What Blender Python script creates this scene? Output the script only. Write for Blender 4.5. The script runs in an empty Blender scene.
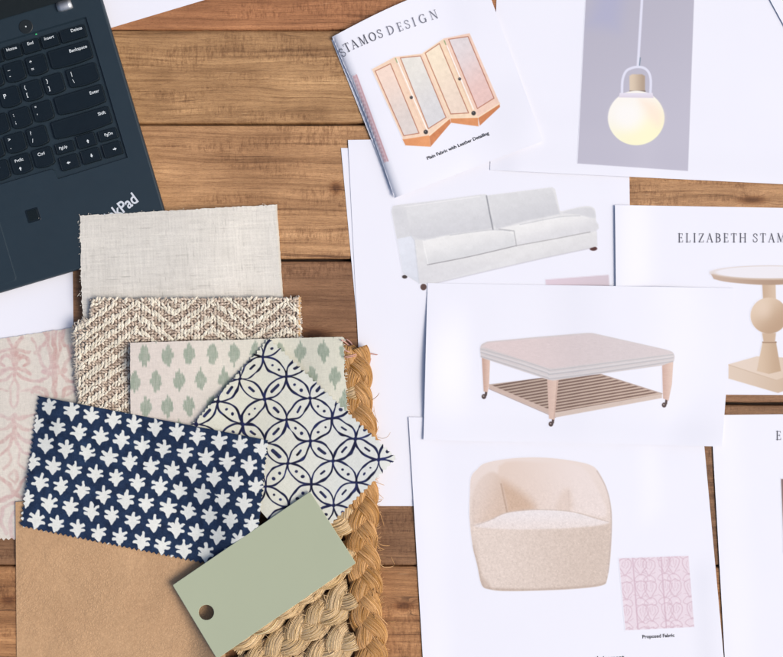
import bpy, bmesh, math, random
import numpy as np
random.seed(4); RNG = np.random.default_rng(7)
SC = bpy.context.scene
COL = SC.collection
S = 0.0008            # metres per layout unit (one unit is about 0.8 mm on the table)
H = 1000.0            # camera height in layout units
CX, CY = 391.5, 328.5
PI = math.pi

# ------------------------------------------------------------------ basics
def W(x, y, z, zr=None):
    """layout point -> world. zr: height at which the plan position was measured"""
    x = np.asarray(x, float); y = np.asarray(y, float); z = np.asarray(z, float)
    k = (H - (z if zr is None else zr)) / H
    return np.stack([(x-CX)*S*k, -(y-CY)*S*k, z*S + 0*x], -1)

def lin(c):
    c = np.asarray(c, float)/255.0
    return np.where(c <= 0.04045, c/12.92, ((c+0.055)/1.055)**2.4)
ALB = 0.88
PALB = .955
def CP(r, g, b):
    v = lin([r, g, b])*ALB*PALB
    return (float(v[0]), float(v[1]), float(v[2]), 1.0)
def C(r, g, b): 
    v = lin([r, g, b])*ALB
    return (float(v[0]), float(v[1]), float(v[2]), 1.0)

def noise2(shape, sx, sy, seed):
    """smooth random field, correlation lengths in samples"""
    r = np.random.default_rng(seed)
    ny, nx = shape
    gy, gx = max(2, int(ny/sy)+3), max(2, int(nx/sx)+3)
    g = r.standard_normal((gy, gx))
    yy = np.linspace(0, gy-1.001, ny); xx = np.linspace(0, gx-1.001, nx)
    y0 = yy.astype(int); x0 = xx.astype(int)
    fy = (yy-y0)[:, None]; fx = (xx-x0)[None]
    fy = fy*fy*(3-2*fy); fx = fx*fx*(3-2*fx)
    a = g[y0][:, x0]; b = g[y0][:, x0+1]; c = g[y0+1][:, x0]; d = g[y0+1][:, x0+1]
    return (a*(1-fx)+b*fx)*(1-fy)+(c*(1-fx)+d*fx)*fy

def mk_mesh(name, verts, quads, mat, parent=None, cols=None, smooth=True, tris=None):
    verts = np.asarray(verts, np.float32).reshape(-1, 3)
    me = bpy.data.meshes.new(name)
    me.vertices.add(len(verts)); me.vertices.foreach_set('co', verts.ravel())
    quads = np.asarray(quads, np.int32).reshape(-1, 4) if quads is not None and len(quads) else np.zeros((0, 4), np.int32)
    tris = np.asarray(tris, np.int32).reshape(-1, 3) if tris is not None and len(tris) else np.zeros((0, 3), np.int32)
    loops = np.concatenate([quads.ravel(), tris.ravel()])
    nq, nt = len(quads), len(tris)
    me.loops.add(len(loops)); me.loops.foreach_set('vertex_index', loops)
    me.polygons.add(nq+nt)
    st = np.concatenate([np.arange(nq)*4, nq*4+np.arange(nt)*3]).astype(np.int32)
    me.polygons.foreach_set('loop_start', st)
    me.update(calc_edges=True)
    me.validate()
    if smooth:
        me.polygons.foreach_set('use_smooth', np.ones(len(me.polygons), bool))
    if cols is not None:
        at = me.color_attributes.new('Col', 'FLOAT_COLOR', 'POINT')
        a = np.ones((len(verts), 4), np.float32); a[:, :3] = cols
        at.data.foreach_set('color', a.ravel())
    me.materials.append(mat)
    o = bpy.data.objects.new(name, me); COL.objects.link(o)
    if parent is not None: o.parent = parent
    return o

def bm_obj(name, bm, mat, parent=None, smooth=False):
    bmesh.ops.recalc_face_normals(bm, faces=bm.faces)
    me = bpy.data.meshes.new(name); bm.to_mesh(me); bm.free()
    for p in me.polygons: p.use_smooth = smooth
    me.materials.append(mat)
    o = bpy.data.objects.new(name, me); COL.objects.link(o)
    if parent is not None: o.parent = parent
    return o

def tag(o, label, cat, group=None):
    o['label'] = label; o['category'] = cat
    if group: o['group'] = group
    return o

def empty(name, x, y, z=0):
    o = bpy.data.objects.new(name, None); COL.objects.link(o)
    o.empty_display_size = 0.01
    return o          # kept at the world origin of the plan so children share its frame

# ------------------------------------------------------------------ materials
def new_mat(name):
    m = bpy.data.materials.new(name); m.use_nodes = True
    nt = m.node_tree; bs = nt.nodes['Principled BSDF']
    return m, nt, bs
def nd(nt, t, **kw):
    n = nt.nodes.new(t)
    for k, v in kw.items():
        if k in n.inputs.keys(): n.inputs[k].default_value = v
        else: setattr(n, k, v)
    return n
def coords(nt, sx, sy, sz=1, rot=0):
    tc = nd(nt, 'ShaderNodeTexCoord'); mp = nd(nt, 'ShaderNodeMapping')
    mp.inputs['Scale'].default_value = (sx, sy, sz); mp.inputs['Rotation'].default_value = (0, 0, rot)
    nt.links.new(tc.outputs['Object'], mp.inputs['Vector'])
    return mp.outputs['Vector']
def noise(nt, vec, scale=1, detail=4, rough=.5, dist=0):
    n = nd(nt, 'ShaderNodeTexNoise'); n.inputs['Scale'].default_value = scale
    n.inputs['Detail'].default_value = detail; n.inputs['Roughness'].default_value = rough
    n.inputs['Distortion'].default_value = dist
    nt.links.new(vec, n.inputs['Vector']); return n.outputs['Fac']
def mth(nt, op, a, b=None, c=None):
    n = nd(nt, 'ShaderNodeMath', operation=op)
    for i, v in enumerate((a, b, c)):
        if v is None: continue
        if isinstance(v, (int, float)): n.inputs[i].default_value = v
        else: nt.links.new(v, n.inputs[i])
    return n.outputs[0]
def ramp(nt, fac, stops):
    n = nd(nt, 'ShaderNodeValToRGB'); e = n.color_ramp.elements
    while len(e) < len(stops): e.new(.5)
    for i, (p, c) in enumerate(stops):
        e[i].position = p; e[i].color = c if len(c) == 4 else (*c, 1)
    nt.links.new(fac, n.inputs['Fac']); return n.outputs['Color']
def mixc(nt, fac, a, b, mode='MIX'):
    n = nd(nt, 'ShaderNodeMix', data_type='RGBA', blend_type=mode)
    for s, v in ((0, fac), (6, a), (7, b)):
        if isinstance(v, (int, float)): n.inputs[s].default_value = v
        elif isinstance(v, tuple): n.inputs[s].default_value = v
        else: nt.links.new(v, n.inputs[s])
    return n.outputs[2]
def bump(nt, bs, h, dist, strength=1.0, prev=None):
    n = nd(nt, 'ShaderNodeBump'); n.inputs['Distance'].default_value = dist; n.inputs['Strength'].default_value = strength
    nt.links.new(h, n.inputs['Height'])
    if prev is not None: nt.links.new(prev, n.inputs['Normal'])
    nt.links.new(n.outputs['Normal'], bs.inputs['Normal']); return n.outputs['Normal']
K = 1/S
PAPER_SRGB = (241, 242, 251)
def paper_mat():
    m, nt, bs = new_mat('paper')
    v = coords(nt, K, K, K)
    n = noise(nt, v, .012, 3)
    col = mixc(nt, n, CP(239, 240, 250), CP(243, 244, 252))
    nt.links.new(col, bs.inputs['Base Color'])
    bs.inputs['Roughness'].default_value = .62
    bs.inputs['Specular IOR Level'].default_value = .3
    f = noise(nt, v, 1.3, 4, .7); b1 = bump(nt, bs, f, .00004, .6)
    return m
def attr_mat(name, rough=.5, spec=.3, grain=0., weave=0., bumpd=0., attrbump=0., sheen=0., finegrain=0.):
    m, nt, bs = new_mat(name)
    a = nd(nt, 'ShaderNodeVertexColor', layer_name='Col').outputs['Color']
    v = coords(nt, K, K, K)
    col = a
    if grain:
        f = noise(nt, v, .9, 4, .65)
        col = mixc(nt, 1.0, a, ramp(nt, f, [(.25, (1-grain,)*3), (.75, (1+grain*.4,)*3)]), 'MULTIPLY')
    nt.links.new(col, bs.inputs['Base Color'])
    bs.inputs['Roughness'].default_value = rough; bs.inputs['Specular IOR Level'].default_value = spec
    if sheen: bs.inputs['Sheen Weight'].default_value = sheen
    p = None
    if weave:
        wx = nd(nt, 'ShaderNodeTexWave', wave_type='BANDS', bands_direction='X'); wy = nd(nt, 'ShaderNodeTexWave', wave_type='BANDS', bands_direction='Y')
        for w in (wx, wy):
            w.inputs['Scale'].default_value = weave; w.inputs['Distortion'].default_value = 1.2; w.inputs['Detail'].default_value = 2; w.inputs['Detail Scale'].default_value = .4
            nt.links.new(v, w.inputs['Vector'])
        h = mth(nt, 'MULTIPLY', wx.outputs['Fac'], wy.outputs['Fac'])
        p = bump(nt, bs, h, bumpd or .0001, .8)
    if attrbump:
        bw = nd(nt, 'ShaderNodeRGBToBW'); nt.links.new(a, bw.inputs[0])
        p = bump(nt, bs, bw.outputs[0], attrbump, 1, p)
    if finegrain:
        bump(nt, bs, noise(nt, v, .8, 4, .6), finegrain, .8, p)
    return m
def plain_mat(name, c, rough=.5, metallic=0, spec=.5, var=.1, scale=.1, bd=0, bscale=1.0):
    m, nt, bs = new_mat(name)
    v = coords(nt, K, K, K)
    n = noise(nt, v, scale, 4)
    a = tuple(x*(1-var) for x in c[:3])+(1,); b = tuple(min(1, x*(1+var)) for x in c[:3])+(1,)
    nt.links.new(mixc(nt, n, a, b), bs.inputs['Base Color'])
    r = nd(nt, 'ShaderNodeMapRange'); nt.links.new(noise(nt, v, scale*3, 4), r.inputs[0])
    r.inputs[3].default_value = rough*.85; r.inputs[4].default_value = min(1, rough*1.2)
    nt.links.new(r.outputs[0], bs.inputs['Roughness'])
    bs.inputs['Metallic'].default_value = metallic; bs.inputs['Specular IOR Level'].default_value = spec
    if bd: bump(nt, bs, noise(nt, v, bscale, 3), bd, .7)
    return m
def wood_mat():
    m, nt, bs = new_mat('weathered_wood')
    a = nd(nt, 'ShaderNodeVertexColor', layer_name='Col')           # plank tone (rgb)
    o = nd(nt, 'ShaderNodeAttribute', attribute_name='plank').outputs['Fac']
    tc = nd(nt, 'ShaderNodeTexCoord')
    sep = nd(nt, 'ShaderNodeSeparateXYZ'); nt.links.new(tc.outputs['Object'], sep.inputs[0])
    X = mth(nt, 'MULTIPLY', sep.outputs[0], K); Y = mth(nt, 'MULTIPLY', sep.outputs[1], K)
    off = mth(nt, 'MULTIPLY', o, 371.0)
    def vec(sx, sy, yy=None):
        c = nd(nt, 'ShaderNodeCombineXYZ')
        nt.links.new(mth(nt, 'MULTIPLY', X, sx), c.inputs[0]); nt.links.new(mth(nt, 'MULTIPLY', yy or Y, sy), c.inputs[1])
        nt.links.new(off, c.inputs[2]); return c.outputs[0]
    warp = noise(nt, vec(.006, .02), 1, 2)
    Yw = mth(nt, 'ADD', Y, mth(nt, 'MULTIPLY', warp, 17.0))
    kd = None
    for kx, ky, sx_, sy_ in ((314, 334, 17, 7), (336, 188, 7, 8), (404, 606, 12, 5), (752, 200, 16, 5), (8, 600, 10, 5)):
        dx_ = mth(nt, 'DIVIDE', mth(nt, 'SUBTRACT', X, kx-391.5), sx_); dy_ = mth(nt, 'DIVIDE', mth(nt, 'SUBTRACT', Y, 328.5-ky), sy_)
        d2 = mth(nt, 'ADD', mth(nt, 'MULTIPLY', dx_, dx_), mth(nt, 'MULTIPLY', dy_, dy_))
        g = mth(nt, 'EXPONENT', mth(nt, 'MULTIPLY', d2, -1.0))
        Yw = mth(nt, 'ADD', Yw, mth(nt, 'MULTIPLY', mth(nt, 'MULTIPLY', g, dy_), 14.0))
        kd = g if kd is None else mth(nt, 'ADD', kd, g)
    rings = noise(nt, vec(.0026, .13, Yw), 1, 6, .7)       # broad grain figure
    lines = noise(nt, vec(.008, .42, Yw), 1, 6, .72)          # fine lines
    fib = noise(nt, vec(.11, 1.5, Y), 1, 4, .8)
    speck = noise(nt, vec(.45, .8), 1, 4, .75)              # fibres
    blot = noise(nt, vec(.012, .022), 1, 4, .6)
    saw = noise(nt, vec(.38, .10), 1, 4, .75)                # rough sawn cross marks
    sawm = noise(nt, vec(.008, .045), 1, 4, .6)
    c1 = ramp(nt, rings, [(.30, (.55, .48, .42)), (.44, (.88, .85, .82)), (.56, (1.06, 1.05, 1.03)), (.7, (1.28, 1.32, 1.34))])
    col = mixc(nt, 1.0, a.outputs['Color'], c1, 'MULTIPLY')
    c2 = ramp(nt, lines, [(.33, (.46, .39, .34)), (.46, (.95, .94, .93)), (.62, (1.04, 1.04, 1.04)), (.75, (1.2, 1.22, 1.22))])
    col = mixc(nt, .85, col, c2, 'MULTIPLY')
    c3 = ramp(nt, fib, [(.28, (.62, .57, .54)), (.47, (1.0, 1.0, 1.0)), (.72, (1.2, 1.2, 1.18))])
    col = mixc(nt, .9, col, c3, 'MULTIPLY')
    c5 = ramp(nt, speck, [(.34, (.72, .68, .66)), (.48, (1, 1, 1)), (.62, (1.03, 1.03, 1.03)), (.74, (1.34, 1.34, 1.32))])
    col = mixc(nt, .75, col, c5, 'MULTIPLY')
    c4 = ramp(nt, blot, [(.3, (.70, .65, .61)), (.7, (1.24, 1.26, 1.28))])
    col = mixc(nt, .9, col, c4, 'MULTIPLY')
    sm = ramp(nt, sawm, [(.47, (0, 0, 0)), (.58, (1, 1, 1))])
    sc = ramp(nt, saw, [(.38, (.62, .56, .52)), (.55, (1.05, 1.05, 1.05))])
    col = mixc(nt, mth(nt, 'MULTIPLY', sm, .9), col, mixc(nt, 1.0, col, sc, 'MULTIPLY'))
    sc1 = noise(nt, vec(.035, .9, Y), 1, 2, .5); sc2 = noise(nt, vec(.02, .06), 1, 2)
    scr = mth(nt, 'MULTIPLY', ramp(nt, sc1, [(.70, (0,)*3), (.76, (1,)*3)]), ramp(nt, sc2, [(.45, (0,)*3), (.6, (1,)*3)]))
    col = mixc(nt, mth(nt, 'MULTIPLY', scr, .6), col, C(222, 184, 140))
    crk = mth(nt, 'MULTIPLY', ramp(nt, noise(nt, vec(.006, .55, Yw), 1, 2, .4), [(.27, (1,)*3), (.31, (0,)*3)]), ramp(nt, noise(nt, vec(.02, .03), 1, 2), [(.42, (0,)*3), (.55, (1,)*3)]))
    col = mixc(nt, mth(nt, 'MULTIPLY', crk, .75), col, C(82, 52, 32))
    col = mixc(nt, 1.0, col, ramp(nt, mth(nt, 'ADD', kd, mth(nt, 'MULTIPLY', speck, .25)), [(.30, (1, 1, 1)), (.75, (.68, .58, .50)), (1.0, (.42, .33, .27))]), 'MULTIPLY')
    nt.links.new(col, bs.inputs['Base Color'])
    bs.inputs['Roughness'].default_value = .58; bs.inputs['Specular IOR Level'].default_value = .35
    b1 = bump(nt, bs, lines, .0007, .9)
    b2 = bump(nt, bs, fib, .00035, .9, b1)
    bump(nt, bs, mth(nt, 'MULTIPLY', saw, sm), .0006, .6, b2)
    return m
def leather_mat():
    m, nt, bs = new_mat('tan_leather')
    v = coords(nt, K, K, K)
    n = noise(nt, v, .02, 4)
    fine = noise(nt, v, .35, 5, .7)
    col = mixc(nt, n, C(188, 150, 112), C(206, 169, 129))
    col = mixc(nt, 1.0, col, ramp(nt, fine, [(.3, (.86, .84, .82)), (.7, (1.06, 1.06, 1.06))]), 'MULTIPLY')
    vd = nd(nt, 'ShaderNodeVectorMath', operation='ADD')
    nn = nd(nt, 'ShaderNodeTexNoise'); nn.inputs['Scale'].default_value = .25; nt.links.new(v, nn.inputs['Vector'])
    sc = nd(nt, 'ShaderNodeVectorMath', operation='SCALE'); sc.inputs['Scale'].default_value = 3.0
    nt.links.new(nn.outputs['Color'], sc.inputs[0]); nt.links.new(v, vd.inputs[0]); nt.links.new(sc.outputs[0], vd.inputs[1])
    vo = nd(nt, 'ShaderNodeTexVoronoi', feature='DISTANCE_TO_EDGE'); vo.inputs['Scale'].default_value = .36
    nt.links.new(vd.outputs[0], vo.inputs['Vector'])
    cr = ramp(nt, vo.outputs['Distance'], [(.0, (.88, .86, .84)), (.12, (1, 1, 1))])
    nt.links.new(mixc(nt, .75, col, mixc(nt, 1.0, col, cr, 'MULTIPLY')), bs.inputs['Base Color'])
    bs.inputs['Roughness'].default_value = .48; bs.inputs['Specular IOR Level'].default_value = .4
    h = ramp(nt, vo.outputs['Distance'], [(0, (0, 0, 0)), (.3, (1, 1, 1))])
    hm = mth(nt, 'MULTIPLY', h, ramp(nt, noise(nt, v, .018, 4, .6), [(.34, (.35,)*3), (.6, (1,)*3)]))
    b = bump(nt, bs, hm, .00016, .9)
    b = bump(nt, bs, noise(nt, v, .1, 5, .6), .0007, .6, b)
    bump(nt, bs, noise(nt, v, .012, 3, .5, 1.2), .004, .6, b)
    return m

M_PAPER = paper_mat()
M_PRINT = attr_mat('printed_ink', .62, .3)
M_INK = plain_mat('dark_ink', C(45, 45, 52), .6)
M_WOOD = wood_mat()
M_COTTON = attr_mat('printed_cotton', .85, .15, grain=.10, weave=.45, bumpd=.00016)
M_LINEN = attr_mat('linen_weave', .9, .1, grain=.06, weave=.5, bumpd=.00022, attrbump=.0005)
M_YARN = attr_mat('wool_yarn', .95, .08, grain=.22, finegrain=.00025)
M_JUTE = attr_mat('jute_fibre', .85, .12, grain=.25)
M_LEATHER = leather_mat()
M_THREAD = attr_mat('thread', .8, .2)

# ------------------------------------------------------------------ height field used to lay sheets on each other
HX0, HY0, HR = -300, -300, 2.0
HNX, HNY = 750, 650
HM = np.zeros((HNY, HNX))
hx = HX0+np.arange(HNX)*HR; hy = HY0+np.arange(HNY)*HR
HXX, HYY = np.meshgrid(hx, hy)
def inside(pts, X, Y):
    r = np.zeros(X.shape, bool); n = len(pts)
    for i in range(n):
        x1, y1 = pts[i]; x2, y2 = pts[(i+1) % n]
        if y1 == y2: continue
        c = ((y1 > Y) != (y2 > Y)) & (X < (x2-x1)*(Y-y1)/(y2-y1)+x1)
        r ^= c
    return r
def dil(a, r):
    for ax in (0, 1):
        o = a.copy()
        for k in range(1, r+1):
            for s in (k, -k):
                b = np.roll(a, s, ax)
                o = np.maximum(o, b)
        a = o
    return a
def blur(a, r):
    for ax in (0, 1):
        c = np.zeros_like(a)
        for k in range(-r, r+1): c += np.roll(a, k, ax)
        a = c/(2*r+1)
    return a
def sampler(F):
    def f(x, y):
        u = np.clip((np.asarray(x, float)-HX0)/HR, 0, HNX-1.001); v = np.clip((np.asarray(y, float)-HY0)/HR, 0, HNY-1.001)
        i = u.astype(int); j = v.astype(int); a = u-i; b = v-j
        return (F[j, i]*(1-a)+F[j, i+1]*a)*(1-b)+(F[j+1, i]*(1-a)+F[j+1, i+1]*a)*b
    return f
def grow(poly, d):
    cx = sum(p[0] for p in poly)/len(poly); cy = sum(p[1] for p in poly)/len(poly)
    out = []
    for x, y in poly:
        L = math.hypot(x-cx, y-cy); out.append((x+(x-cx)/L*d, y+(y-cy)/L*d))
    return out
def lay(poly, r, gap, thick, lift=None):
    """height of a sheet laid on what is already there; updates the field"""
    global HM
    m = inside(grow(poly, 5), HXX, HYY)
    base = np.where(m, HM, 0.0)
    h1 = max(r//2, 1); F = blur(blur(dil(base, r), h1), max(r-h1, 1))+gap
    if lift is not None: F = F+lift(HXX, HYY)
    mm = inside(grow(poly, 2), HXX, HYY)
    HM = np.where(mm, np.maximum(HM, F+thick), HM)
    return sampler(F)

def smooth(t): t = np.clip(t, 0, 1); return t*t*(3-2*t)
def seg_dist(X, Y, a, b):
    ax, ay = a; bx, by = b; dx, dy = bx-ax, by-ay; L = dx*dx+dy*dy+1e-9
    t = np.clip(((X-ax)*dx+(Y-ay)*dy)/L, 0, 1)
    return np.hypot(X-ax-t*dx, Y-ay-t*dy), t
def edge_lift(a, b, amp, reach):
    def f(X, Y):
        d, t = seg_dist(X, Y, a, b)
        return amp*smooth(1-d/reach)**1.5
    return f
def corner_lift(p, amp, reach):
    return lambda X, Y: amp*smooth(1-np.hypot(X-p[0], Y-p[1])/reach)
def wav(amp, seed, L=170.):
    r = np.random.default_rng(seed); ks = r.uniform(.5, 1.3, (4, 2))*2*PI/L; ph = r.uniform(0, 6.28, 4)
    def f(X, Y):
        s = 0
        for k, p in zip(ks, ph): s = s+np.sin(X*k[0]*np.cos(p*3)+Y*k[1]*np.sin(p*3)+p)
        return amp*(s/4+1)*.5
    return f
def plus(*fs): return lambda X, Y: sum(f(X, Y) for f in fs)

# ------------------------------------------------------------------ sheet builder
def sheet(name, q, res, zf, mat, parent=None, paint=None, thick=.3, edges=(None,)*4, seed=1):
    """q = TL,TR,BR,BL ; edges = top,right,bottom,left: None | ('pink',amp,per) | ('fray',amp)"""
    q = np.array(q, float)
    Wd = max(np.hypot(*(q[1]-q[0])), np.hypot(*(q[2]-q[3]))); Hd = max(np.hypot(*(q[3]-q[0])), np.hypot(*(q[2]-q[1])))
    nu = int(Wd/res)+2; nv = int(Hd/res)+2
    u = np.linspace(0, 1, nu)[None, :]; v = np.linspace(0, 1, nv)[:, None]
    def wfun(e, s, L, sd):
        if e is None: return 0*s
        if e[0] == 'pink': 
            t = (s*L/e[2]) % 1.0
            return e[1]*(1-np.abs(2*t-1))+.25*noise2((1, s.size), 3, 1, sd).reshape(s.shape)
        n = noise2((1, s.size), max(1, 2.0/res), 1, sd)+.7*noise2((1, s.size), max(1, 14/res), 1, sd+9)
        return e[1]*(.6+.5*n.reshape(s.shape))
    fo = 7.0
    wt = wfun(edges[0], u, Wd, seed)*np.clip(1-v*Hd/fo, 0, 1); wb = wfun(edges[2], u, Wd, seed+2)*np.clip(1-(1-v)*Hd/fo, 0, 1)
    wr = wfun(edges[1], v, Hd, seed+1)*np.clip(1-(1-u)*Wd/fo, 0, 1); wl = wfun(edges[3], v, Hd, seed+3)*np.clip(1-u*Wd/fo, 0, 1)
    uu = u+0*v+(wl-wr)/Wd; vv = v+0*u+(wt-wb)/Hd
    P = [(q[0][k]*(1-uu)+q[1][k]*uu)*(1-vv)+(q[3][k]*(1-uu)+q[2][k]*uu)*vv for k in (0, 1)]
    X, Y = P
    Z = zf(X, Y)
    V = W(X, Y, Z).reshape(-1, 3)
    idx = np.arange(nu*nv).reshape(nv, nu)
    Q = np.stack([idx[:-1, :-1], idx[1:, :-1], idx[1:, 1:], idx[:-1, 1:]], -1).reshape(-1, 4)
    ring = np.concatenate([idx[0, :], idx[1:, -1], idx[-1, -2::-1], idx[-2:0:-1, 0]])
    T_ = V[ring].copy(); B = V[ring].copy(); B[:, 2] -= thick*S
    n0 = len(V); rn = len(ring); j = np.arange(rn); k = (j+1) % rn
    Q2 = np.stack([n0+j, n0+k, n0+rn+k, n0+rn+j], -1)
    cols = None
    if paint is not None:
        c = np.clip(paint(X, Y, uu, vv), 0, 255); cl = (lin(c)*ALB).reshape(-1, 3)
        cols = np.concatenate([cl, cl[ring], cl[ring]*.95])
    return mk_mesh(name, np.concatenate([V, T_, B]), np.concatenate([Q, Q2]), mat, parent, cols)

# ------------------------------------------------------------------ printed pictures
class Print:
    def __init__(s, x0, y0, x1, y1, h, bg=PAPER_SRGB):
        s.h = h; s.x = np.arange(x0, x1+h, h); s.y = np.arange(y0, y1+h, h)
        s.X, s.Y = np.meshgrid(s.x, s.y)
        s.c = np.zeros(s.X.shape+(3,))+np.array(bg, float); s.a = np.zeros(s.X.shape)
    def win(s, pts, pad):
        p = np.array(pts)
        i0 = int(np.searchsorted(s.x, p[:, 0].min()-pad)); i1 = int(np.searchsorted(s.x, p[:, 0].max()+pad))
        j0 = int(np.searchsorted(s.y, p[:, 1].min()-pad)); j1 = int(np.searchsorted(s.y, p[:, 1].max()+pad))
        return (slice(max(j0, 0), max(j1, 1)), slice(max(i0, 0), max(i1, 1)))
    def put(s, w, m, col, a=1, grow=True):
        m = m*a
        if not grow: m = m*smooth(s.a[w])
        c = col(s.X[w], s.Y[w]) if callable(col) else np.array(col, float)
        s.c[w] = s.c[w]*(1-m[..., None])+c*m[..., None]
        if grow: s.a[w] = np.maximum(s.a[w], m)
    def poly(s, pts, col, soft=.5, a=1, clip=None):
        w = s.win(pts, soft+1); X, Y = s.X[w], s.Y[w]
        d = np.full(X.shape, 1e9)
        for i in range(len(pts)):
            d = np.minimum(d, seg_dist(X, Y, pts[i], pts[(i+1) % len(pts)])[0])
        d = np.where(inside(pts, X, Y), -d, d)
        m = smooth(.5-d/(2*soft))
        if clip is not None: m = m*clip[w]
        s.put(w, m, col, a, soft <= .9)
    def line(s, pts, wd, col, soft=.5, a=1, w1=None, clip=None):
        w = s.win(pts, wd+soft+1); X, Y = s.X[w], s.Y[w]; m = np.zeros(X.shape); n = len(pts)-1
        for i in range(n):
            d, t = seg_dist(X, Y, pts[i], pts[i+1])
            ww = wd if w1 is None else wd+(w1-wd)*((i+t)/n)
            m = np.maximum(m, smooth(.5-(d-ww/2)/(2*soft)))
        if clip is not None: m = m*clip[w]
        s.put(w, m, col, a, soft <= 1.05)
    def ell(s, cx, cy, rx, ry, col, soft=.5, a=1):
        w = s.win([(cx-rx, cy-ry), (cx+rx, cy+ry)], soft+1); X, Y = s.X[w], s.Y[w]
        d = (np.hypot((X-cx)/rx, (Y-cy)/ry)-1)*min(rx, ry)
        s.put(w, smooth(.5-d/(2*soft)), col, a, soft <= .9)
    def mesh(s, name, zf, parent, lift=.09, warp=None):
        keep = s.a > .02
        f = keep[:-1, :-1] | keep[1:, :-1] | keep[1:, 1:] | keep[:-1, 1:]
        idx = np.arange(s.X.size).reshape(s.X.shape)
        Q = np.stack([idx[:-1, :-1], idx[1:, :-1], idx[1:, 1:], idx[:-1, 1:]], -1)[f]
        used, inv = np.unique(Q, return_inverse=True)
        X = s.X.ravel()[used]; Y = s.Y.ravel()[used]
        if warp: X, Y = warp(X, Y)
        V = W(X, Y, zf(X, Y)+lift)
        return mk_mesh(name, V, inv.reshape(-1, 4), M_PRINT, parent, lin(np.clip(s.c.reshape(-1, 3)[used], 0, 255))*ALB*PALB)
def cat(pts, n=6, closed=False):
    P = [np.array(p, float) for p in pts]; N = len(P); out = []
    rng = range(N) if closed else range(N-1)
    for i in rng:
        if closed: p0, p1, p2, p3 = P[i-1], P[i], P[(i+1) % N], P[(i+2) % N]
        else: p0, p1, p2, p3 = P[max(i-1, 0)], P[i], P[i+1], P[min(i+2, N-1)]
        for k in range(n):
            t = k/n
            out.append(tuple(.5*((2*p1)+(-p0+p2)*t+(2*p0-5*p1+4*p2-p3)*t*t+(-p0+3*p1-3*p2+p3)*t**3)))
    if not closed: out.append(tuple(P[-1]))
    return out
def grad(p0, c0, p1, c1):
    p0 = np.array(p0, float); d = np.array(p1, float)-p0; L = (d**2).sum(); c0 = np.array(c0, float); c1 = np.array(c1, float)
    def f(X, Y):
        t = smooth(((X-p0[0])*d[0]+(Y-p0[1])*d[1])/L)[..., None]
        return c0*(1-t)+c1*t
    return f

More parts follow.
